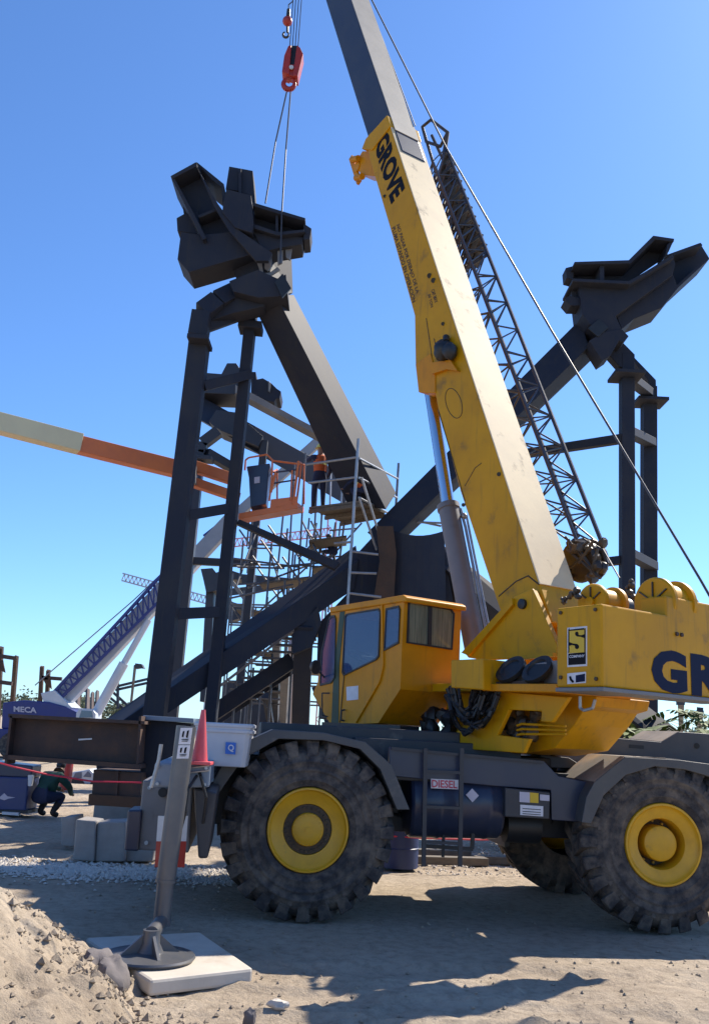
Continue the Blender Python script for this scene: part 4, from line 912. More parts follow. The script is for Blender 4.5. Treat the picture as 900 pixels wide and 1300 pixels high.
hq('arm_flange',[(130,190),(440,180),(580,40),(700,58),(697,75),(590,62),(450,200),(130,205)],YR-1.0,1.1)
hq('arm_flange',[(120,285),(440,300),(520,255),(690,150),(700,165),(530,270),(445,318),(120,302)],YR-1.0,1.1)
hq('arm_web',[(130,200),(445,195),(585,55),(695,70),(665,130),(660,155),(440,305),(125,290)],YR-.35,.06)
hq('stiffener',[(275,200),(300,200),(300,300),(275,300)],YR-.9,.6)
hq('end_cap',[(660,90),(700,60),(668,132),(650,150)],YR-.95,.7)
hq('arm_flange',[(655,150),(850,80),(862,95),(668,165)],YR-.2,.9)
hq('arm_web',[(660,160),(852,92),(900,170),(720,335),(690,260),(705,200)],YR+.3,.1)
hq('arm_flange',[(890,165),(902,172),(722,338),(630,452),(470,517),(400,575),(370,500),(690,265),(712,325)],YR-.45,.9)
hq('stub_plate',[(80,225),(130,212),(122,292),(85,282)],YR-.6,.4)
hq('stub_plate',[(75,402),(105,384),(170,400),(170,440),(108,440)],YR-.6,.5)
hq('joint_plate',[(215,640),(300,590),(400,575),(440,615),(410,650),(385,640),(335,725),(288,757)],YR-.75,.6)
hq('joint_opening',[(205,570),(270,515),(325,565),(265,620)],YR-.78,.05,'black')

# ================================================================== SCAFFOLD AND LIFT
sf=thing('scaffold','tube scaffold with plank platform around the left column arm','scaffold',gnd(450,1015))
YS=21.6
ZP=at(455,639,YS-.9).z
def zp(x,y,dz=0): return gnd(x,y,ZP+dz)
q=[zp(392,646),zp(456,638),zp(489,652),zp(433,663)]
for k in range(7):
    t0,t1=k/7+.006,(k+1)/7-.006
    a,b=q[0].lerp(q[3],t0),q[1].lerp(q[2],t0); c_,d=q[1].lerp(q[2],t1),q[0].lerp(q[3],t1)
    MB().prism([a,b,c_,d],ZV*.05).build('plank',M['plank'],sf)
for t in(.02,.5,.98):
    a=q[0].lerp(q[3],t); b=q[1].lerp(q[2],t); MB().beam(a-ZV*.06,b-ZV*.06,.06,.09).build('bearer',M['plank'],sf)
def pole(a,b,r=.028,mm='galv'): MB().tube(at(*a),at(*b),r,8).build('pole',M[mm],sf,True)
YA=YS-1.5
pole((455,557,YA),(440.5,780,YA),.034); pole((506,588,YS+1.2),(501,668,YS+1.2),.034)
for a,b in(((388,590),(454,580.5)),((391,613),(453,606))): pole((*a,YA),(*b,YA))
for a,b in(((456,582),(505,608)),((456,606.5),(504,632)),((456,632),(500,655))): pole((*a,YA),(*b,YS+1.2))
pole((459,606,YA),(483,684,YA+.5)); pole((456,632,YA),(478,698,YA+.5))
pole((499,655,YS+.6),(560,668,YS+.5)); pole((500,662,YS),(562,664,YS))
for a,b in(((446,700),(480,704)),((445,727),(478,728)),((443,753),(484,758)),((447,688),(424,690))): pole((*a,YA),(*b,YA))
random.seed(11)
for x0,y0,x1,y1 in((388,575,378,752),(374,590,364,760),(404,585,398,700),(413,580,405,712),(426,663,418,716),(437,664,431,712),(395,662,411,692),(383,660,402,700),(402,664,392,712),(360,650,350,748),(345,690,338,770),(328,668,300,745),
    (297,709,380,720),(315,746,396,716),(330,776,398,712),(300,742,440,733),(400,600,400,640),(420,598,419,642),(436,585,433,640),(372,700,440,690),(350,720,432,712),(290,760,372,742),(342,700,362,760)):
    pole((x0,y0,YS+1.5+random.uniform(-.8,2)),(x1,y1,YS+1.5+random.uniform(-.8,2)),.026,'galv_dark' if y1>690 else 'galv')
for k in range(48):
    x=random.uniform(305,446); y=random.uniform(668,770); L_=random.uniform(14,50); a=random.choice((.08,.08,.10,.9,-.7,12,-12))
    Yq=YS+random.uniform(.6,3)
    if abs(a)>5: pole((x-L_*.6,y,Yq),(x+L_*.6,y+random.uniform(-3,4),Yq+.3),.024,'galv_dark')
    else: pole((x+a*L_/2,y-L_/2,Yq),(x-a*L_/2,y+L_/2,Yq),.024,'galv_dark')
for (xa,ya,xb,yb) in((392,688,440,682),(330,742,392,734),(396,722,438,716)):
    a,b=at(xa,ya,YS+1),at(xb,yb,YS+1); MB().prism([a,b,b+V((0,1.1,0)),a+V((0,1.1,0))],ZV*.05).build('plank',M['plank'],sf)
s2=thing('scaffold','dense dark scaffold tower with boards farther back behind the stair','scaffold',gnd(345,985))
random.seed(21)
def pole2(a,b,r=.03): MB().tube(at(*a),at(*b),r,6).build('pole',M['galv_dark'],s2,True)
for k,x in enumerate((292,306,321,336,350,365,380,396,412)):
    for Yq in(30,31.6):
        yt=742+random.uniform(-22,25)+(14 if Yq>31 else 0); A_=at(x+4,yt,Yq); g0=V((A_.x,A_.y,0)); MB().tube(A_,g0,.03,6).build('pole',M['galv_dark'],s2,True)
for y in(764,788,812,838,862,886):
    pole2((290,y+random.uniform(-3,3),30),(415,y+6,30)); pole2((290,y+random.uniform(2,7),31.6),(415,y+10,31.6))
for k in range(12):
    x=random.uniform(292,400); y=random.uniform(760,880); pole2((x,y,30.2),(x+random.choice((-16,16)),y+24,30.2),.024)
for y,xa,xb in((775,300,352),(800,336,408),(826,292,344),(851,330,410),(876,292,366)):
    a,b=at(xa,y,30),at(xb,y+4,30); MB().prism([a,b,b+V((0,1.5,0)),a+V((0,1.5,0))],ZV*.06).build('plank',M['plank'],s2)
# stair tower under the leg
st=thing('scaffold_stair','open tread scaffold stair under the sloping column leg','stair',gnd(320,1010))
Yt=22.5
MB().beam(at(278,872,Yt),at(392,784,Yt),.05,.06).build('handrail',M['steel_pale'],st)
MB().beam(at(275,915,Yt+.6),at(388,838,Yt+.6),.06,.22).build('stringer',M['steel'],st)
MB().beam(at(278,872,Yt),at(274,930,Yt),.05,.05).build('newel',M['steel_pale'],st)
for k in range(11):
    t=k/10; x,y=292+t*84,884-t*84
    MB().prism([at(x-10,y,Yt+.1),at(x+34,y+2,Yt+.1),at(x+34,y+4,Yt+.1),at(x-10,y+2.4,Yt+.1)],V((0,.35,0))).build('tread',M['galv_dark'],st)
for x in(300,322,346,372): MB().beam(at(x,870-(x-292)*.75,Yt+.3),at(x-6,930,Yt+.3),.05,.05).build('stair_post',M['galv_dark'],st)
cl2=thing('steel_post','thick dark steel post beside the crane cab','steel post',gnd(384,1015))
MB().beam(at(386,790,20.5),gnd(378,1030),.40,.40,V((0,1,0))).build('post_shaft',M['steel'],cl2,False,.01)
MB().prism(ats([(370,806),(404,770),(408,790),(394,822),(372,830)],20.4),V((0,.5,0))).build('post_head',M['steel'],cl2)
MB().beam(at(404,870,20.4),at(425,925,20.4),.3,.3).build('post_brace',M['steel'],cl2)
MB().beam(at(272,905,21.5),at(372,838,21.5),.3,.35).build('post_brace',M['steel'],cl2)
sh=MB(); 
for k,(x0,y0,x1,y1,Yb,mm) in enumerate(((338,882,354,962,30,'steel_far'),(352,800,348,960,26,'galv_dark'),(364,838,356,962,24,'galv_dark'),(372,815,365,962,25,'lilac'))):
    tag(MB().beam(at(x0,y0,Yb),gnd(x1,y1+25),.22,.22,V((0,1,0))).build('scaffold_upright',M[mm],None,base=gnd(x1,y1+25)),['short dark upright near the round mirror plate behind the stair','thin dark upright rising through the stair','thin dark upright just left of a pale upright','pale grey upright beside the thick post'][k],'upright')
# site container with pale lettering-like windows seen under the stair
bd_=thing('site_cabin','dark site cabin with white window bars seen under the stair','cabin',gnd(330,962))
Yb=34
MB().prism(ats([(283,866),(374,862),(372,966),(276,966)],Yb),V((0,4,0))).build('cabin_wall',M['steel_far'],bd_)
for x,y in((337,892),(343.5,893),(350,892),(356,893)): MB().prism(ats([(x-2.5,y-4),(x+2.5,y-4),(x+2.5,y+3),(x-2.5,y+3)],Yb-.03),V((0,.02,0))).build('window',M['white'],bd_)
MB().prism(ats([(340,872),(360,868),(360,874),(340,877)],Yb-1),V((0,.3,0))).build('cabin_sign',M['white'],bd_)

# boom lift
bl=thing('boom_lift','orange and cream boom lift reaching in from the left with empty railed basket','boom lift',gnd(-170,1010))
def fl_(pts): return [at(*p) for p in pts]
def bsec(name,a,b,h,w_,mm):
    return MB().beam(at(*a),at(*b),w_,h).build(name,M[mm],bl,False,.015)
bsec('boom_base',(-190,489,17.0),(103,564,18.9),.40,.36,'cream')
bsec('boom_section',(101,565,18.89),(226,596,19.9),.36,.30,'orange')
bsec('fly_arm',(224,585,19.9),(300,610,20.6),.25,.22,'orange'); bsec('fly_arm',(224,605,19.9),(303,632,20.6),.20,.22,'orange')
bsec('arm_pivot',(246,592,20.0),(246,616,20.0),.14,.3,'grey_paint')
bsec('riser',(-190,480,17.2),(-215,900,17.2),.45,.45,'orange')
MB().cbox(gnd(-200,1010)+V((0,0,.9)),2.6,2.0,.8).build('lift_chassis',M['orange'],bl,False,.05)
for sx in(-1,1):
    for sy in(-1,1):
        o=gnd(-200,1010)+V((sx*.95,sy*1.0,.45)); MB().lathe([(.15,-.15),(.40,-.15),(.45,-.08),(.45,.08),(.40,.15),(.15,.15)],o,V((0,1,0)),28).build('wheel',M['tyre'],bl,True)
YB=21.0
bk=MB(); zb0=at(305,654,YB)
F0=[at(303,655,YB-.6),at(378,641,YB-.6),at(386,647,YB+.5),at(312,660,YB+.5)]
bk.prism([p-ZV*.08 for p in F0],ZV*.14); bk.build('basket_floor',M['orange'],bl,False,.01)
br_=MB()
br_.prism(ats([(344,634),(378,630),(377,641),(343,645)],YB-.6),V((0,.04,0))); br_.build('toe_board',M['orange'],bl)
cbx=MB().prism(ats([(313,592),(343,588),(341,604),(338,640),(318,644),(316,606)],YB-.5),V((0,.5,0))); cbx.build('control_box',M['navy'],bl,False,.02)
plate(ats([(323,606),(330,605),(330,613),(323,614)],YB-.51),.01).build('control_notice',M['lilac'],bl)
def brail(pts,r=.022,mm='orange'): MB().path([at(*p) for p in pts],r,8).build('basket_rail',M[mm],bl,True)
brail([(311,597,YB-.6),(312,584,YB-.6),(316,581,YB-.6),(339,577,YB-.6),(346,584,YB-.6),(345,612,YB-.6),(342,636,YB-.6)])
brail([(347,600,YB-.6),(378,596,YB-.6)],.02,'navy'); brail([(345,614,YB-.6),(377,609,YB-.6)],.02,'navy')
brail([(371,597,YB-.6),(369,636,YB-.6)]); brail([(379,586,YB-.6),(372,640,YB-.6)],.03); brail([(383,588,YB),(376,642,YB)],.025); brail([(379,586,YB-.6),(386,590,YB+.4),(386,640,YB+.4)])
brail([(347,585,YB+.4),(386,590,YB+.4)]); brail([(345,600,YB-.6),(352,596,YB+.4),(352,650,YB+.4)])
brail([(344,625,YB-.6),(350,600,YB-.6)],.03)

# ================================================================== BACKGROUND CRANE (blue and white)
YK=46.0
bcn=thing('mobile_crane','blue and white telescopic crane far behind the rusty girder at left','mobile crane',gnd(70,960))
MB().beam(at(72,897,YK),at(250,706,YK),.9,.62,V((0,1,0))).build('boom_base',M['palegrey'],bcn,False,.03)
MB().beam(at(240,718,YK),at(302,652,YK),.75,.68,V((0,1,0))).build('boom_section',M['midgrey'],bcn,False,.03)
MB().beam(at(298,656,YK),at(438,531,YK),.5,.44,V((0,1,0))).build('boom_section',M['midgrey'],bcn,False,.03)
MB().beam(at(268,672,YK-.1),at(277,683,YK-.1),1.0,.25,V((0,1,0))).build('boom_collar',M['bluecrane'],bcn)
lt=MB()
c4=[(at(66,882,YK-.7),at(210,725,YK-.7)),(at(76,888,YK-.7),at(212,754,YK-.7)),(at(66,882,YK+.3),at(210,725,YK+.3)),(at(76,888,YK+.3),at(212,754,YK+.3))]
for a,b in c4: lt.beam(a,b,.14,.14)
for k in range(20):
    t0,t1,tm=k/20,(k+1)/20,(k+.5)/20
    for i,j in((0,1),(2,3),(0,2)):
        lt.beam(c4[i][0].lerp(c4[i][1],t0),c4[j][0].lerp(c4[j][1],tm),.07,.07); lt.beam(c4[j][0].lerp(c4[j][1],tm),c4[i][0].lerp(c4[i][1],t1),.07,.07)
lt.beam(c4[2][0].lerp(c4[3][0],.5),c4[2][1].lerp(c4[3][1],.5),.4,.25)
lt.build('lattice_jib',M['bluecrane'],bcn)
MB().tube(at(123,905,YK-.5),at(158,842,YK-.5),.24,14).build('lift_cylinder',M['palegrey'],bcn,True); MB().tube(at(158,842,YK-.5),at(189,787,YK-.5),.16,14).build('cylinder_rod',M['palegrey'],bcn,True)
MB().prism(ats([(4,892),(30,889),(62,891),(84,897),(102,906),(102,925),(2,925)],YK-1),V((0,2.4,0))).build('upper_body',M['bluecrane'],bcn,False,.05)
MB().prism(ats([(52,880),(70,876),(92,898),(80,906),(56,893)],YK-.9),V((0,1.6,0))).build('boom_foot',M['palegrey'],bcn,False,.04)
quad_text('body_lettering','MECA',*ats([(18,903.5),(47,905.5),(47,898),(18,896.5)],YK-1.02),M['lilac'],bcn,.03,.01)
cbb=MB().prism(ats([(97,905),(101,899),(118,900),(122,906),(120,925),(96,925)],YK-1.2),V((0,1.2,0))).build('cab',M['palegrey'],bcn,False,.04)
MB().prism(ats([(104,902),(117,903),(118,911),(101,911)],YK-1.23),V((0,.02,0))).build('window',M['glass'],cbb)
MB().prism(ats([(-30,925),(150,925),(150,948),(-30,948)],YK-1.2),V((0,2.6,0))).build('carrier',M['bluecrane'],bcn,False,.05)
for x in(-15,15,75,105,135): MB().lathe([(.2,-.2),(.55,-.2),(.62,0),(.55,.2),(.2,.2)],at(x,946,YK-1.1),V((0,1,0)),20).build('wheel',M['tyre'],bcn,True)
tag(MB().path([at(45,870,YK),at(170,762,YK),at(212,722,YK)],.03,5).build('hoist_rope',M['ropelight'],bcn))

# far tower cranes
def tower_crane(name,label,a,b,h,Y,mm,seg,mast):
    t=thing(name,label,'tower crane',gnd(mast,935)); A_,B_=at(*a,Y),at(*b,Y); j=MB()
    up=ZV*h
    j.beam(A_,B_,.22,.22); j.beam(A_+up,B_+up,.2,.2)
    for k in range(seg):
        j.beam(A_.lerp(B_,k/seg),A_.lerp(B_,(k+.5)/seg)+up,.14,.14); j.beam(A_.lerp(B_,(k+.5)/seg)+up,A_.lerp(B_,(k+1)/seg),.14,.14)
    j.build('crane_jib',M[mm],t)
    mt=MB(); X=at(mast,800,Y); d=1.6
    for sx in(0,d):
        for sy in(0,d): mt.beam(V((X.x+sx,X.y+sy,0)),V((X.x+sx,X.y+sy,B_.z+4)),.2,.2)
    z=0
    while z<B_.z: mt.beam(V((X.x,X.y,z)),V((X.x+d,X.y,z+2)),.12,.12); mt.beam(V((X.x+d,X.y,z+2)),V((X.x,X.y,z+4)),.12,.12); z+=4
    mt.build('crane_mast',M[mm],t)
tower_crane('tower_crane','pale lattice tower crane jib far off left of the tall tower',(155,737),(268,768),1.2,150,'fargrey',22,268)
tower_crane('tower_crane','faint red tower crane far off behind the scaffold',(298,694),(420,680),1.5,170,'farred',20,408)

# far steel stanchions at the left
def frame(label,posts,beams,tri,Y):
    t=thing('stanchion',label,'steel frame',gnd(posts[0][0],945),'far steel frames on the left')
    for (x0,y0,x1,y1) in posts: MB().beam(at(x0,y0,Y),gnd(x1,y1+60),.22,.22,V((0,1,0))).build('frame_post',M['rust'],t)
    for (x0,y0,x1,y1) in beams: MB().beam(at(x0,y0,Y),at(x1,y1,Y),.2,.22).build('frame_beam',M['rust'],t)
    if tri: MB().prism(ats(tri,Y-.1),V((0,.1,0))).build('frame_gusset',M['rust_plate'],t)
frame('far brown steel frame at the very left edge',[(21,834,12,890),(2,822,-4,890)],[(-6,832,22,836),(-6,865,16,868)],[(-4,838),(4,838),(7,854),(-2,850)],52)
frame('far brown steel frame just left of the white boom foot',[(54,846,48,890),(62,851,57,890)],[(52,860,79,862),(50,881,60,882)],[(53,858),(64,858),(66,875),(58,868)],58)
frame('far low brown steel frame just right of the white boom foot',[(112,876,109,905),(100,877,97,905)],[(97,876,113,877)],[(97,877),(103,877),(104,888)],70)
frame('farthest tiny pair of brown posts beneath the white cylinder',[(124,878,122,905),(118,880,116,905)],[],None,75)
lp=thing('flood_light','slim site flood light mast before the tall tower','flood light',gnd(163,960))
MB().beam(at(172,845,42),gnd(160,955),.09,.09,V((0,1,0))).build('mast',M['steel_far'],lp); MB().prism(ats([(172,842),(180,843),(183,849),(178,848),(172,849)],41.9),V((0,.4,0))).build('lamp_head',M['steel_far'],lp)
tt=thing('steel_truss','small sloping steel truss low behind the column leg','truss',gnd(170,955))
for a,b in(((146,872),(192,861)),((143,878),(165,898)),((150,866),(150,900)),((138,884),(158,900)),((147,876),(192,866))): MB().beam(at(*a,40+a[1]*.02),at(*b,40+a[1]*.02),.13,.15).build('truss_bar',M['steel_far'],tt)

# ================================================================== LEFT FOREGROUND YARD
gd=thing('plate_girder','long rusty plate girder lying on stands at left','steel girder',gnd(90,1045))
YG=15.6
MB().prism(ats([(14,911),(181,919),(176,970),(8,958)],YG),V((0,.03,0))).build('girder_web',M['rust'],gd)
MB().prism(ats([(11,906),(184,915.5),(184,919.5),(11,911)],YG-.22),V((0,.45,0))).build('girder_flange',M['rust'],gd)
MB().prism(ats([(4,958),(178,970.5),(178,976),(4,964)],YG-.22),V((0,.45,0))).build('girder_flange',M['rust'],gd)
for x0,x1 in((13,6),(177,173)): MB().prism(ats([(x0,909),(x0+3,909),(x1+3,970),(x1,970)],YG-.22),V((0,.4,0))).build('stiffener',M['rust'],gd)
MB().prism(ats([(100,938),(117,937),(117,939),(100,940)],YG-.02),V((0,.01,0))).build('chalk_mark',M['white'],gd)
g2=thing('steel_girder_end','blue dark girder end behind the outrigger jack','steel girder',gnd(210,1040))
MB().prism(ats([(184,914),(243,918),(236,1000),(178,985)],YG+.3),V((0,.5,0))).build('girder_web',M['steel'],g2,False,.01)
MB().prism(ats([(182,908),(246,912),(246,918),(182,914)],YG+.1),V((0,.9,0))).build('girder_flange',M['bluegrey'],g2,False,.01)
sb=thing('girder_stand','rusty boxed steel stand under the plate girder','steel stand',gnd(150,1055))
MB().prism(ats([(119,977),(181,981),(178,1012),(117,1008)],YG),V((0,.9,0))).build('stand_box',M['rust'],sb,False,.01)
MB().prism(ats([(113,1008),(182,1012),(180,1026),(112,1022)],YG-.1),V((0,1.1,0))).build('stand_base',M['rust_plate'],sb,False,.01)
MB().prism(ats([(148,979),(151,979),(149,1010),(146,1010)],YG-.04),V((0,.06,0))).build('stand_rib',M['rust'],sb)
for pts,lab,dp,Yc in(([(124,1044),(160,1043),(158,1094),(121,1094)],'upright pale concrete block with bright top, nearest the outrigger',.55,gnd(140,1094).y),([(97,1040),(122,1043),(120,1094),(93,1092)],'darker concrete block left of the pale upright block',.5,gnd(107,1093).y),([(78,1038),(96,1036),(93,1075),(78,1074)],'small far concrete block behind the darker block',.5,gnd(85,1075).y),([(160,1077),(196,1079),(194,1094),(160,1094)],'low flat concrete slab beside the pale upright block',.5,gnd(178,1094).y)):
    P=ats(pts,Yc); tag(MB().prism(P,V((0,dp,0))).build('concrete_block',M['concrete'],None,False,.02,base=P[-1]),lab,'concrete block','concrete blocks by the girder')
# welding machine
YW=gnd(20,1037).y
wl=thing('welding_machine','blue welding machine with white swoosh mark at left edge','welding machine',gnd(15,1037))
MB().prism(ats([(-30,985),(37,987),(33,1030),(-30,1028)],YW),V((0,.7,0))).build('machine_body',M['weldblue'],wl,False,.03)
MB().prism(ats([(-30,964),(42,972),(40,988),(-30,985)],YW+.05),V((0,.6,0))).build('machine_hood',M['navy'],wl,False,.03)
MB().prism(ats([(-30,1027),(36,1029),(36,1033),(-30,1031)],YW-.02),V((0,.7,0))).build('skid',M['black'],wl)
MB().prism(ats([(3,1030.5),(24,1032),(24,1035.5),(3,1034)],YW-.1),V((0,.1,0))).build('skid_plate',M['white'],wl)
sx=MB()
for p in([(0,1012),(6,1007),(10,1011),(20,1012.5),(11,1014),(6,1016),(0,1014)],): sx.prism(ats(p,YW-.005),V((0,.003,0)))
sx.build('swoosh_mark',M['lilac'],wl)
MB().prism(ats([(36,984),(42,984),(40,998),(36,998)],YW-.02),V((0,.1,0))).build('gauge_panel',M['white'],wl)
gc=thing('gas_cylinder','small red gas cylinder standing beyond the crouching worker','gas cylinder',gnd(82,1003))
yc=gnd(82,1003).y; p0=gnd(82,1003); MB().lathe([(.05,0),(.17,.0),(.17,.85),(.12,1.0),(.05,1.05),(.05,1.15)],V((p0.x,p0.y,0)),ZV,18).build('cylinder_body',M['red'],gc,True)
MB().lathe([(.08,0),(.1,.0),(.1,.12),(.08,.12)],V((p0.x,p0.y,1.10)),ZV,14).build('valve_guard',M['galv'],gc,True)
# pickup far off
pk=thing('pickup_truck','small white pickup truck far off under the girder','pickup truck',gnd(104,1000)); yp=30
pu=MB().prism(ats([(88,990),(92,980),(106,978),(114,976),(120,982),(135,985),(135,1000),(88,1003)],yp),V((0,1.8,0))); pu.build('body',M['palegrey'],pk,False,.05)
MB().prism(ats([(93,988),(96,981),(104,980),(104,988)],yp-.02),V((0,.02,0))).build('window',M['glass'],pk); MB().prism(ats([(106,986),(112,979),(116,983),(116,987)],yp-.02),V((0,.02,0))).build('window',M['glass'],pk)
for x in(96,127): MB().lathe([(.1,-.12),(.33,-.12),(.36,0),(.33,.12),(.1,.12)],at(x,1002,yp+.05),V((0,1,0)),18).build('wheel',M['black'],pk,True)
# ropes / barrier
def rope(lab,pts): P=[at(*p) for p in pts]; tag(MB().path(P,.014,6).build('barrier_rope',M['redrope'],None,True,base=P[0]),lab,'rope','red barrier ropes')
rope('red barrier rope drooping past the rusty girder',[(-20,963,14.6),(20,974,14.6),(60,983,14.8),(118,992,15),(180,993.5,15)])
rope('red barrier rope seen under the crane between its tyres',[(488,1061,14.6),(540,1064,14.6),(610,1066,14.8),(680,1064,15)])
bp=gnd(506,1101); brl=thing('steel_drum','dark blue steel drum behind the front tyre','drum',bp)
MB().lathe([(.27,0),(.29,.01),(.29,.28),(.30,.29),(.29,.30),(.29,.56),(.30,.57),(.29,.58),(.29,.86),(.28,.87),(.05,.86)],V((bp.x,bp.y,0)),ZV,32).build('drum_shell',M['weldblue'],brl,True)
tag(MB().tube(V((bp.x+.1,bp.y,.86)),V((bp.x+.1,bp.y,.89)),.04,12).build('bung',M['black'],brl))
for k,(x,y) in enumerate(((530,1088),(548,1098),(640,1098))):
    p=gnd(x,y); tag(MB().beam(p+V((-.5,0,.06)),p+V((.9,.25,.06)),.2,.12).build('timber_baulk',M['plank'],None,False,.01,base=p),['dark timber baulk lying beside the blue drum','timber baulk at the foot of the crane ladder','timber baulk lying near the far rear tyre'][k],'timber')

# ================================================================== PEOPLE
def person(label,loc,h,facing,joints,mats,parts,bulk=1.0):
    "joints in units of standing height, x right, y forward, z up"
    root=thing('person',label,'person',loc)
    s=h; q=Matrix.Rotation(facing,3,'Z')
    names=list(joints); idx={n_:i for i,n_ in enumerate(names)}
    edges=[('hip','waist'),('waist','chest'),('chest','neck'),('neck','head'),('head','crown'),('chest','shL'),('shL','elL'),('elL','wrL'),('wrL','haL'),('chest','shR'),('shR','elR'),('elR','wrR'),('wrR','haR'),('hip','hpL'),('hpL','knL'),('knL','anL'),('anL','toL'),('hip','hpR'),('hpR','knR'),('knR','anR'),('anR','toR')]
    rad=dict(hip=.075,waist=.072,chest=.085,neck=.034,head=.056,crown=.05,shL=.04,elL=.028,wrL=.020,haL=.022,hpL=.056,knL=.038,anL=.026,toL=.024)
    me=bpy.data.meshes.new('p'); me.from_pydata([tuple(q@(V(joints[n_])*s)) for n_ in names],[(idx[a],idx[b]) for a,b in edges],[])
    ob=bpy.data.objects.new('p',me); COL.objects.link(ob)
    sk=ob.modifiers.new('s','SKIN'); ss=ob.modifiers.new('u','SUBSURF'); ss.levels=2; ss.render_levels=2
    for i,n_ in enumerate(names):
        r=rad.get(n_,rad.get(n_[:-1]+'L',.03))*s*(bulk if n_ not in('head','crown','neck') else 1); me.skin_vertices[0].data[i].radius=(r,r)
    me.skin_vertices[0].data[idx['hip']].use_root=True
    dg=bpy.context.evaluated_depsgraph_get(); m2=bpy.data.meshes.new_from_object(ob.evaluated_get(dg)); COL.objects.unlink(ob); bpy.data.objects.remove(ob)
    bm=bmesh.new(); bm.from_mesh(m2)
    for sd in 'LR':                                       # five fingers on each hand
        a=q@(V(joints['wr'+sd])*s); b=q@(V(joints['ha'+sd])*s); d=(b-a).normalized(); x=d.orthogonal().normalized(); y=d.cross(x)
        for k in range(5):
            o=b+x*(k-2)*.007*s if k<4 else b-d*.02*s; dd=(d+(y*.4)).normalized() if k<4 else (d*.5+x*.8).normalized(); ln=(.035,.042,.040,.030,.028)[k]*s
            f_=MB().tube(o,o+dd*ln,.0055*s,6,.004*s); vv=[bm.verts.new(p) for p in f_.v]; 
            for fc in f_.f: bm.faces.new([vv[i] for i in fc])
    hp_=q@(V(joints['head'])*s); fw=q@V((0,1,0))
    nb_=MB().tube(hp_+fw*.045*s,hp_+fw*.066*s-ZV*.012*s,.010*s,6,.006*s)
    vv=[bm.verts.new(p) for p in nb_.v]
    for fc in nb_.f: bm.faces.new([vv[i] for i in fc])
    bm.to_mesh(m2); bm.free()
    m2.materials.clear()
    for k in('skin',mats[0],mats[1],'boot'): m2.materials.append(M[k])
    jp={n_:q@(V(joints[n_])*s) for n_ in names}
    grp={'head':0,'crown':0,'neck':0,'haL':0,'haR':0,'hip':2,'hpL':2,'hpR':2,'knL':2,'knR':2,'anL':3,'anR':3,'toL':3,'toR':3}
    for p in m2.polygons:
        c_=p.center; n_=min(jp,key=lambda k:(jp[k]-c_).length); p.material_index=grp.get(n_,1); p.use_smooth=True
    b=bpy.data.objects.new('body',m2); COL.objects.link(b); b.parent=root; BASE[b.name]=V(loc)
    L=V(loc)
    if 'helmet' in parts:
        hm=MB(); c_=L+jp['crown']*.6+jp['head']*.4; hm.lathe([(.086*s,0),(.07*s,.002*s),(.066*s,.03*s),(.05*s,.058*s),(.02*s,.07*s)],c_,ZV,18); hm.build('hard_hat',M[parts['helmet']],root,True)
    if 'vest' in parts:
        vm=MB(); A_,B_=L+jp['waist'],L+jp['neck']; d=(B_-A_).normalized(); x=q@V((1,0,0)); y=d.cross(x)
        ring=lambda c_,rx,ry:[c_+x*rx*math.cos(t*.628318)+y*ry*math.sin(t*.628318) for t in range(10)]
        R3=[ring(A_-d*.02*s,.090*s,.080*s),ring(A_.lerp(B_,.5),.100*s,.092*s),ring(A_.lerp(B_,.85),.095*s,.07*s),ring(B_,.05*s,.045*s)]
        for a,c_ in zip(R3,R3[1:]): 
            n=10; vm.add(a+c_,[(i,(i+1)%n,n+(i+1)%n,n+i) for i in range(n)])
        vm.build('vest',M[parts['vest']],root,True)
        vs_=MB(); 
        c_=A_.lerp(B_,.3); vs_.loft(ring(c_,.1005*s,.0925*s),ring(c_+d*.03*s,.1008*s,.0928*s)); vs_.build('reflective_band',M['helmet'],root)
    if 'hair' in parts:
        MB().ball(L+jp['crown']+ZV*.0,.058*s,.060*s,.05*s).build('hair',M['black'],root,True)
    return root
stand=dict(hip=(0,0,.53),waist=(0,.0,.61),chest=(0,0,.74),neck=(0,.01,.84),head=(0,.02,.90),crown=(0,.015,.955),shL=(-.115,0,.80),elL=(-.16,.10,.76),wrL=(-.13,.22,.82),haL=(-.125,.26,.84),shR=(.115,0,.80),elR=(.16,.03,.64),wrR=(.14,.15,.56),haR=(.135,.19,.55),hpL=(-.055,0,.50),knL=(-.065,.02,.28),anL=(-.07,-.01,.045),toL=(-.075,.09,.02),hpR=(.055,0,.50),knR=(.065,.02,.28),anR=(.07,-.01,.045),toR=(.08,.09,.02))
wp=zp(404,640); wp=at(404,637,YS+.6); wp.z=ZP+.05
hgt=(at(404,563,wp.y).z-wp.z)
person('worker in orange vest and yellow hard hat standing on the scaffold platform, back turned',wp,hgt,R_(15),stand,('denim','denim'),{'helmet':'helmet','vest':'vest'})
crouch=dict(hip=(0,-.04,.24),waist=(0,.02,.32),chest=(0,.10,.42),neck=(0,.17,.49),head=(0,.21,.53),crown=(0,.22,.585),shL=(-.115,.10,.46),elL=(-.17,.22,.36),wrL=(-.10,.34,.30),haL=(-.09,.38,.29),shR=(.115,.10,.46),elR=(.17,.22,.34),wrR=(.10,.33,.26),haR=(.09,.37,.25),hpL=(-.07,-.04,.22),knL=(-.11,.20,.27),anL=(-.10,.06,.045),toL=(-.11,.16,.02),hpR=(.07,-.04,.22),knR=(.11,.20,.24),anR=(.10,.04,.045),toR=(.11,.14,.02))
cp=gnd(54,1037); person('worker in dark green jacket crouching beside the blue welding machine',cp,1.7,R_(-25),crouch,('dkgreen','denim'),{'hair':1},1.45)
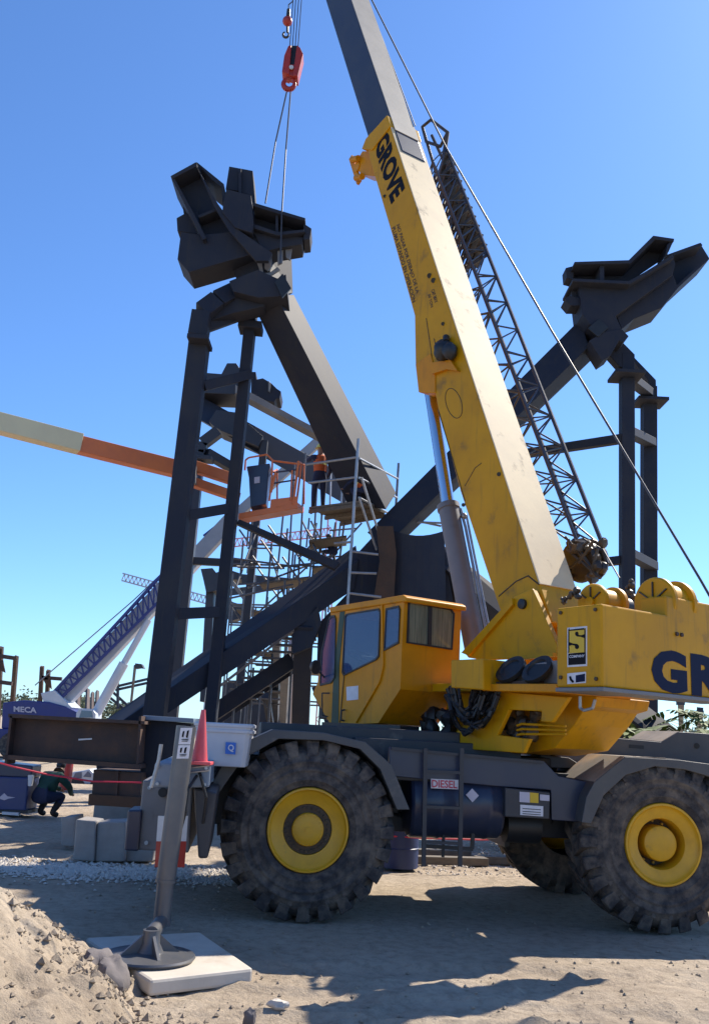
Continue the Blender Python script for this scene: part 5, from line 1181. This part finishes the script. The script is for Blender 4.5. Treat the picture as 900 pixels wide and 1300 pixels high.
w2=at(472,622,YS+1.1); person('worker in orange vest crouched against the column arm at the platform corner',zp(461,640.5,.05),1.35,R_(60),crouch,('denim','denim'),{'vest':'vest','hair':1})
w3=at(420,716,YS+2.0); person('worker in dark clothes crouching on the scaffold below the platform',w3,1.35,R_(20),crouch,('denim','denim'),{'hair':1})

# ================================================================== TREES
def tree(name,label,base,h,rx,rz,n,ls,mm,seed,group=None,frond=False):
    rnd=random.Random(seed); t=thing(name,label,'tree',base,group); tk=MB(); top=base+ZV*(h*.62)
    tk.tube(base-ZV*.1,top,.11*h/4,8,.05*h/4); tips=[]
    for k in range(9):
        a=rnd.uniform(0,6.28); p=base+ZV*h*rnd.uniform(.35,.6); e=base+V((math.cos(a)*rx*rnd.uniform(.4,.85),math.sin(a)*rx*rnd.uniform(.4,.85),h*rnd.uniform(.6,.98)))
        tk.tube(p,e,.03*h/4,5,.008); tips.append(e)
    tk.build('trunk',M['bark'],t,True); lf=MB()
    cl=[e+V((rnd.gauss(0,rx*.25),rnd.gauss(0,rx*.25),rnd.gauss(0,rz*.2))) for e in tips for _ in range(9 if frond else 5)]
    for c_ in cl:
        if frond:
            a=rnd.uniform(0,6.28); d=V((math.cos(a),math.sin(a),rnd.uniform(-.5,.25))).normalized(); s_=d.cross(ZV).normalized()
            for i in range(11):
                o=c_+d*(i*.10)-ZV*(i*i*.004)
                for sg in(-1,1):
                    dd=(s_*sg+d*.45-ZV*rnd.uniform(.1,.5)).normalized(); wv=d*.04; L_=rnd.uniform(.26,.40)*(1-.04*i)
                    lf.add([o-wv,o+dd*L_*.5-wv*1.2,o+dd*L_,o+dd*L_*.5+wv*1.2,o+wv],[(0,1,2,3,4)])
        else:
            for i in range(n//len(cl)):
                o=c_+V((rnd.gauss(0,rx*.16),rnd.gauss(0,rx*.16),rnd.gauss(0,rz*.14))); d=V((rnd.gauss(0,1),rnd.gauss(0,1),rnd.gauss(0,.6))).normalized(); s_=d.orthogonal().normalized()
                lf.add([o,o+d*ls*.5+s_*ls*.3,o+d*ls,o+d*ls*.5-s_*ls*.3],[(0,1,2,3)])
    lf.build('crown',M[mm],t,recalc=False)
p=at(762,945,17.5); p.z=0; tree('leafy_tree','leafy tree with drooping feathery fronds behind the engine hood',p,2.65,1.15,.8,0,.2,'leaf',4,None,True)
p=at(868,950,18.5); p.z=0; tree('leafy_tree','leafy tree with feathery fronds at the right edge beneath the counterweight',p,2.7,1.0,.8,0,.2,'leaf',9,None,True)
for k,(x,Y,h_) in enumerate(((8,120,4.0),(40,135,3.6),(100,128,4.2),(128,120,3.6))):
    p=at(x,905,Y); p.z=0; tree('far_tree',['hazy low tree at the far left skyline edge','hazy low tree on the skyline behind the blue crane','hazy low tree on the skyline right of the white boom foot','hazy low tree on the skyline before the column leg'][k],p,h_,3.2,2.0,900,.45,'leaf_far',k,'trees on the far skyline')
for k,(x,Y) in enumerate(((600,60),(680,75),(905,60))):
    p=at(x,930,Y); p.z=0; tree('far_tree',['far tree hidden mostly behind the slewing frame','far tree behind the hose bundle','far tree beyond the right edge of the hood'][k],p,3.2,2.4,1.6,900,.4,'leaf_far',k+20,'trees on the far skyline')
# posts at the far right beneath the counterweight
for k,(x,y) in enumerate(((864,890),(888,902))):
    o=MB().beam(at(x,y,30),gnd(x,970),.2,.2,V((0,1,0))); o.prism(ats([(x-5,y),(x+5,y),(x+5,y+5),(x-5,y+5)],29.9),V((0,.1,0)))
    tag(o.build('sign_post',M['steel_far'],None,base=gnd(x,970)),['thin dark post seen under the counterweight, left one','thin dark sign post at right edge above the hood'][k],'post')

# ================================================================== STONES
rnd=random.Random(5)
def pebble(mb,p,r):
    vs=[]; 
    for d in((1,0,0),(-1,0,0),(0,1,0),(0,-1,0),(0,0,1),(0,0,-1)): vs.append(V(p)+V(d)*r*rnd.uniform(.6,1.25)*(1 if d[2]==0 else .7))
    a=rnd.uniform(0,3); c_,s_=math.cos(a),math.sin(a); P=V(p)
    vs=[P+V(((v-P).x*c_-(v-P).y*s_,(v-P).x*s_+(v-P).y*c_,(v-P).z)) for v in vs]
    mb.add(vs,[(0,2,4),(2,1,4),(1,3,4),(3,0,4),(2,0,5),(1,2,5),(3,1,5),(0,3,5)])
gv=MB()
for k in range(5200):                                     # strip of pale gravel at the left
    x=rnd.uniform(-6.8,-1.3); y=rnd.gauss(13.1,.38); pebble(gv,(x,y,gh(x,y)+.01),rnd.uniform(.012,.042))
for k in range(3000):
    x=rnd.uniform(1.2,6); y=rnd.uniform(14.5,24); pebble(gv,(x,y,gh(x,y)+.005),rnd.uniform(.012,.035))
tag(gv.build('gravel',M['stone'],recalc=False),kind='stuff')
cl=MB()
for k in range(1500):
    y=rnd.uniform(6,12.5); x=rnd.uniform(-.45,.48)*y; r=rnd.choice((.005,.007,.009,.013,.022)) ; pebble(cl,(x,y,gh(x,y)+r*.3),r)
for k in range(1500):
    x=rnd.uniform(-4.6,-.8); y=rnd.uniform(5,8.7); h_=mh(x,y)
    if h_>0: pebble(cl,(x,y,h_),rnd.choice((.006,.009,.012,.016,.028)))
for k in range(420):
    t=rnd.random(); x=-2.9+t*2.0+rnd.gauss(0,.22); y=8.0-t*1.5+rnd.gauss(0,.3); h_=mh(x,y); pebble(cl,(x,y,max(h_,gh(x,y))+.004),rnd.choice((.012,.018,.025,.035,.05)))
tag(cl.build('loose_pebbles',M['mound'],recalc=False),kind='stuff')
p=gnd(120,1254); rk=MB().ball(p+ZV*.08,.15,.24,.17,jit=.42,seed=2,nu=20,nv=14); tag(rk.build('boulder',M['greystone'],None,True,base=p),'grey elongated rock leaning on the sand heap beside the pad, left one','rock')
p=gnd(139,1258); rk=MB().ball(p+ZV*.07,.13,.20,.16,jit=.42,seed=8,nu=20,nv=14); tag(rk.build('boulder',M['greystone'],None,True,base=p),'grey elongated rock touching the pale pad, right one','rock')
p=gnd(353,1279); tag(MB().ball(p+ZV*.02,.075,.05,.035,jit=.4,seed=4).build('small_stone',M['stone'],None,True,base=p),'pale flat stone on the shaded sand in front of the pad','stone')
p=gnd(317,1297); tag(MB().ball(p+ZV*.02,.045,.05,.06,jit=.4,seed=6).build('small_stone',M['greystone'],None,True,base=p),'small dark upright stone at the bottom edge','stone')
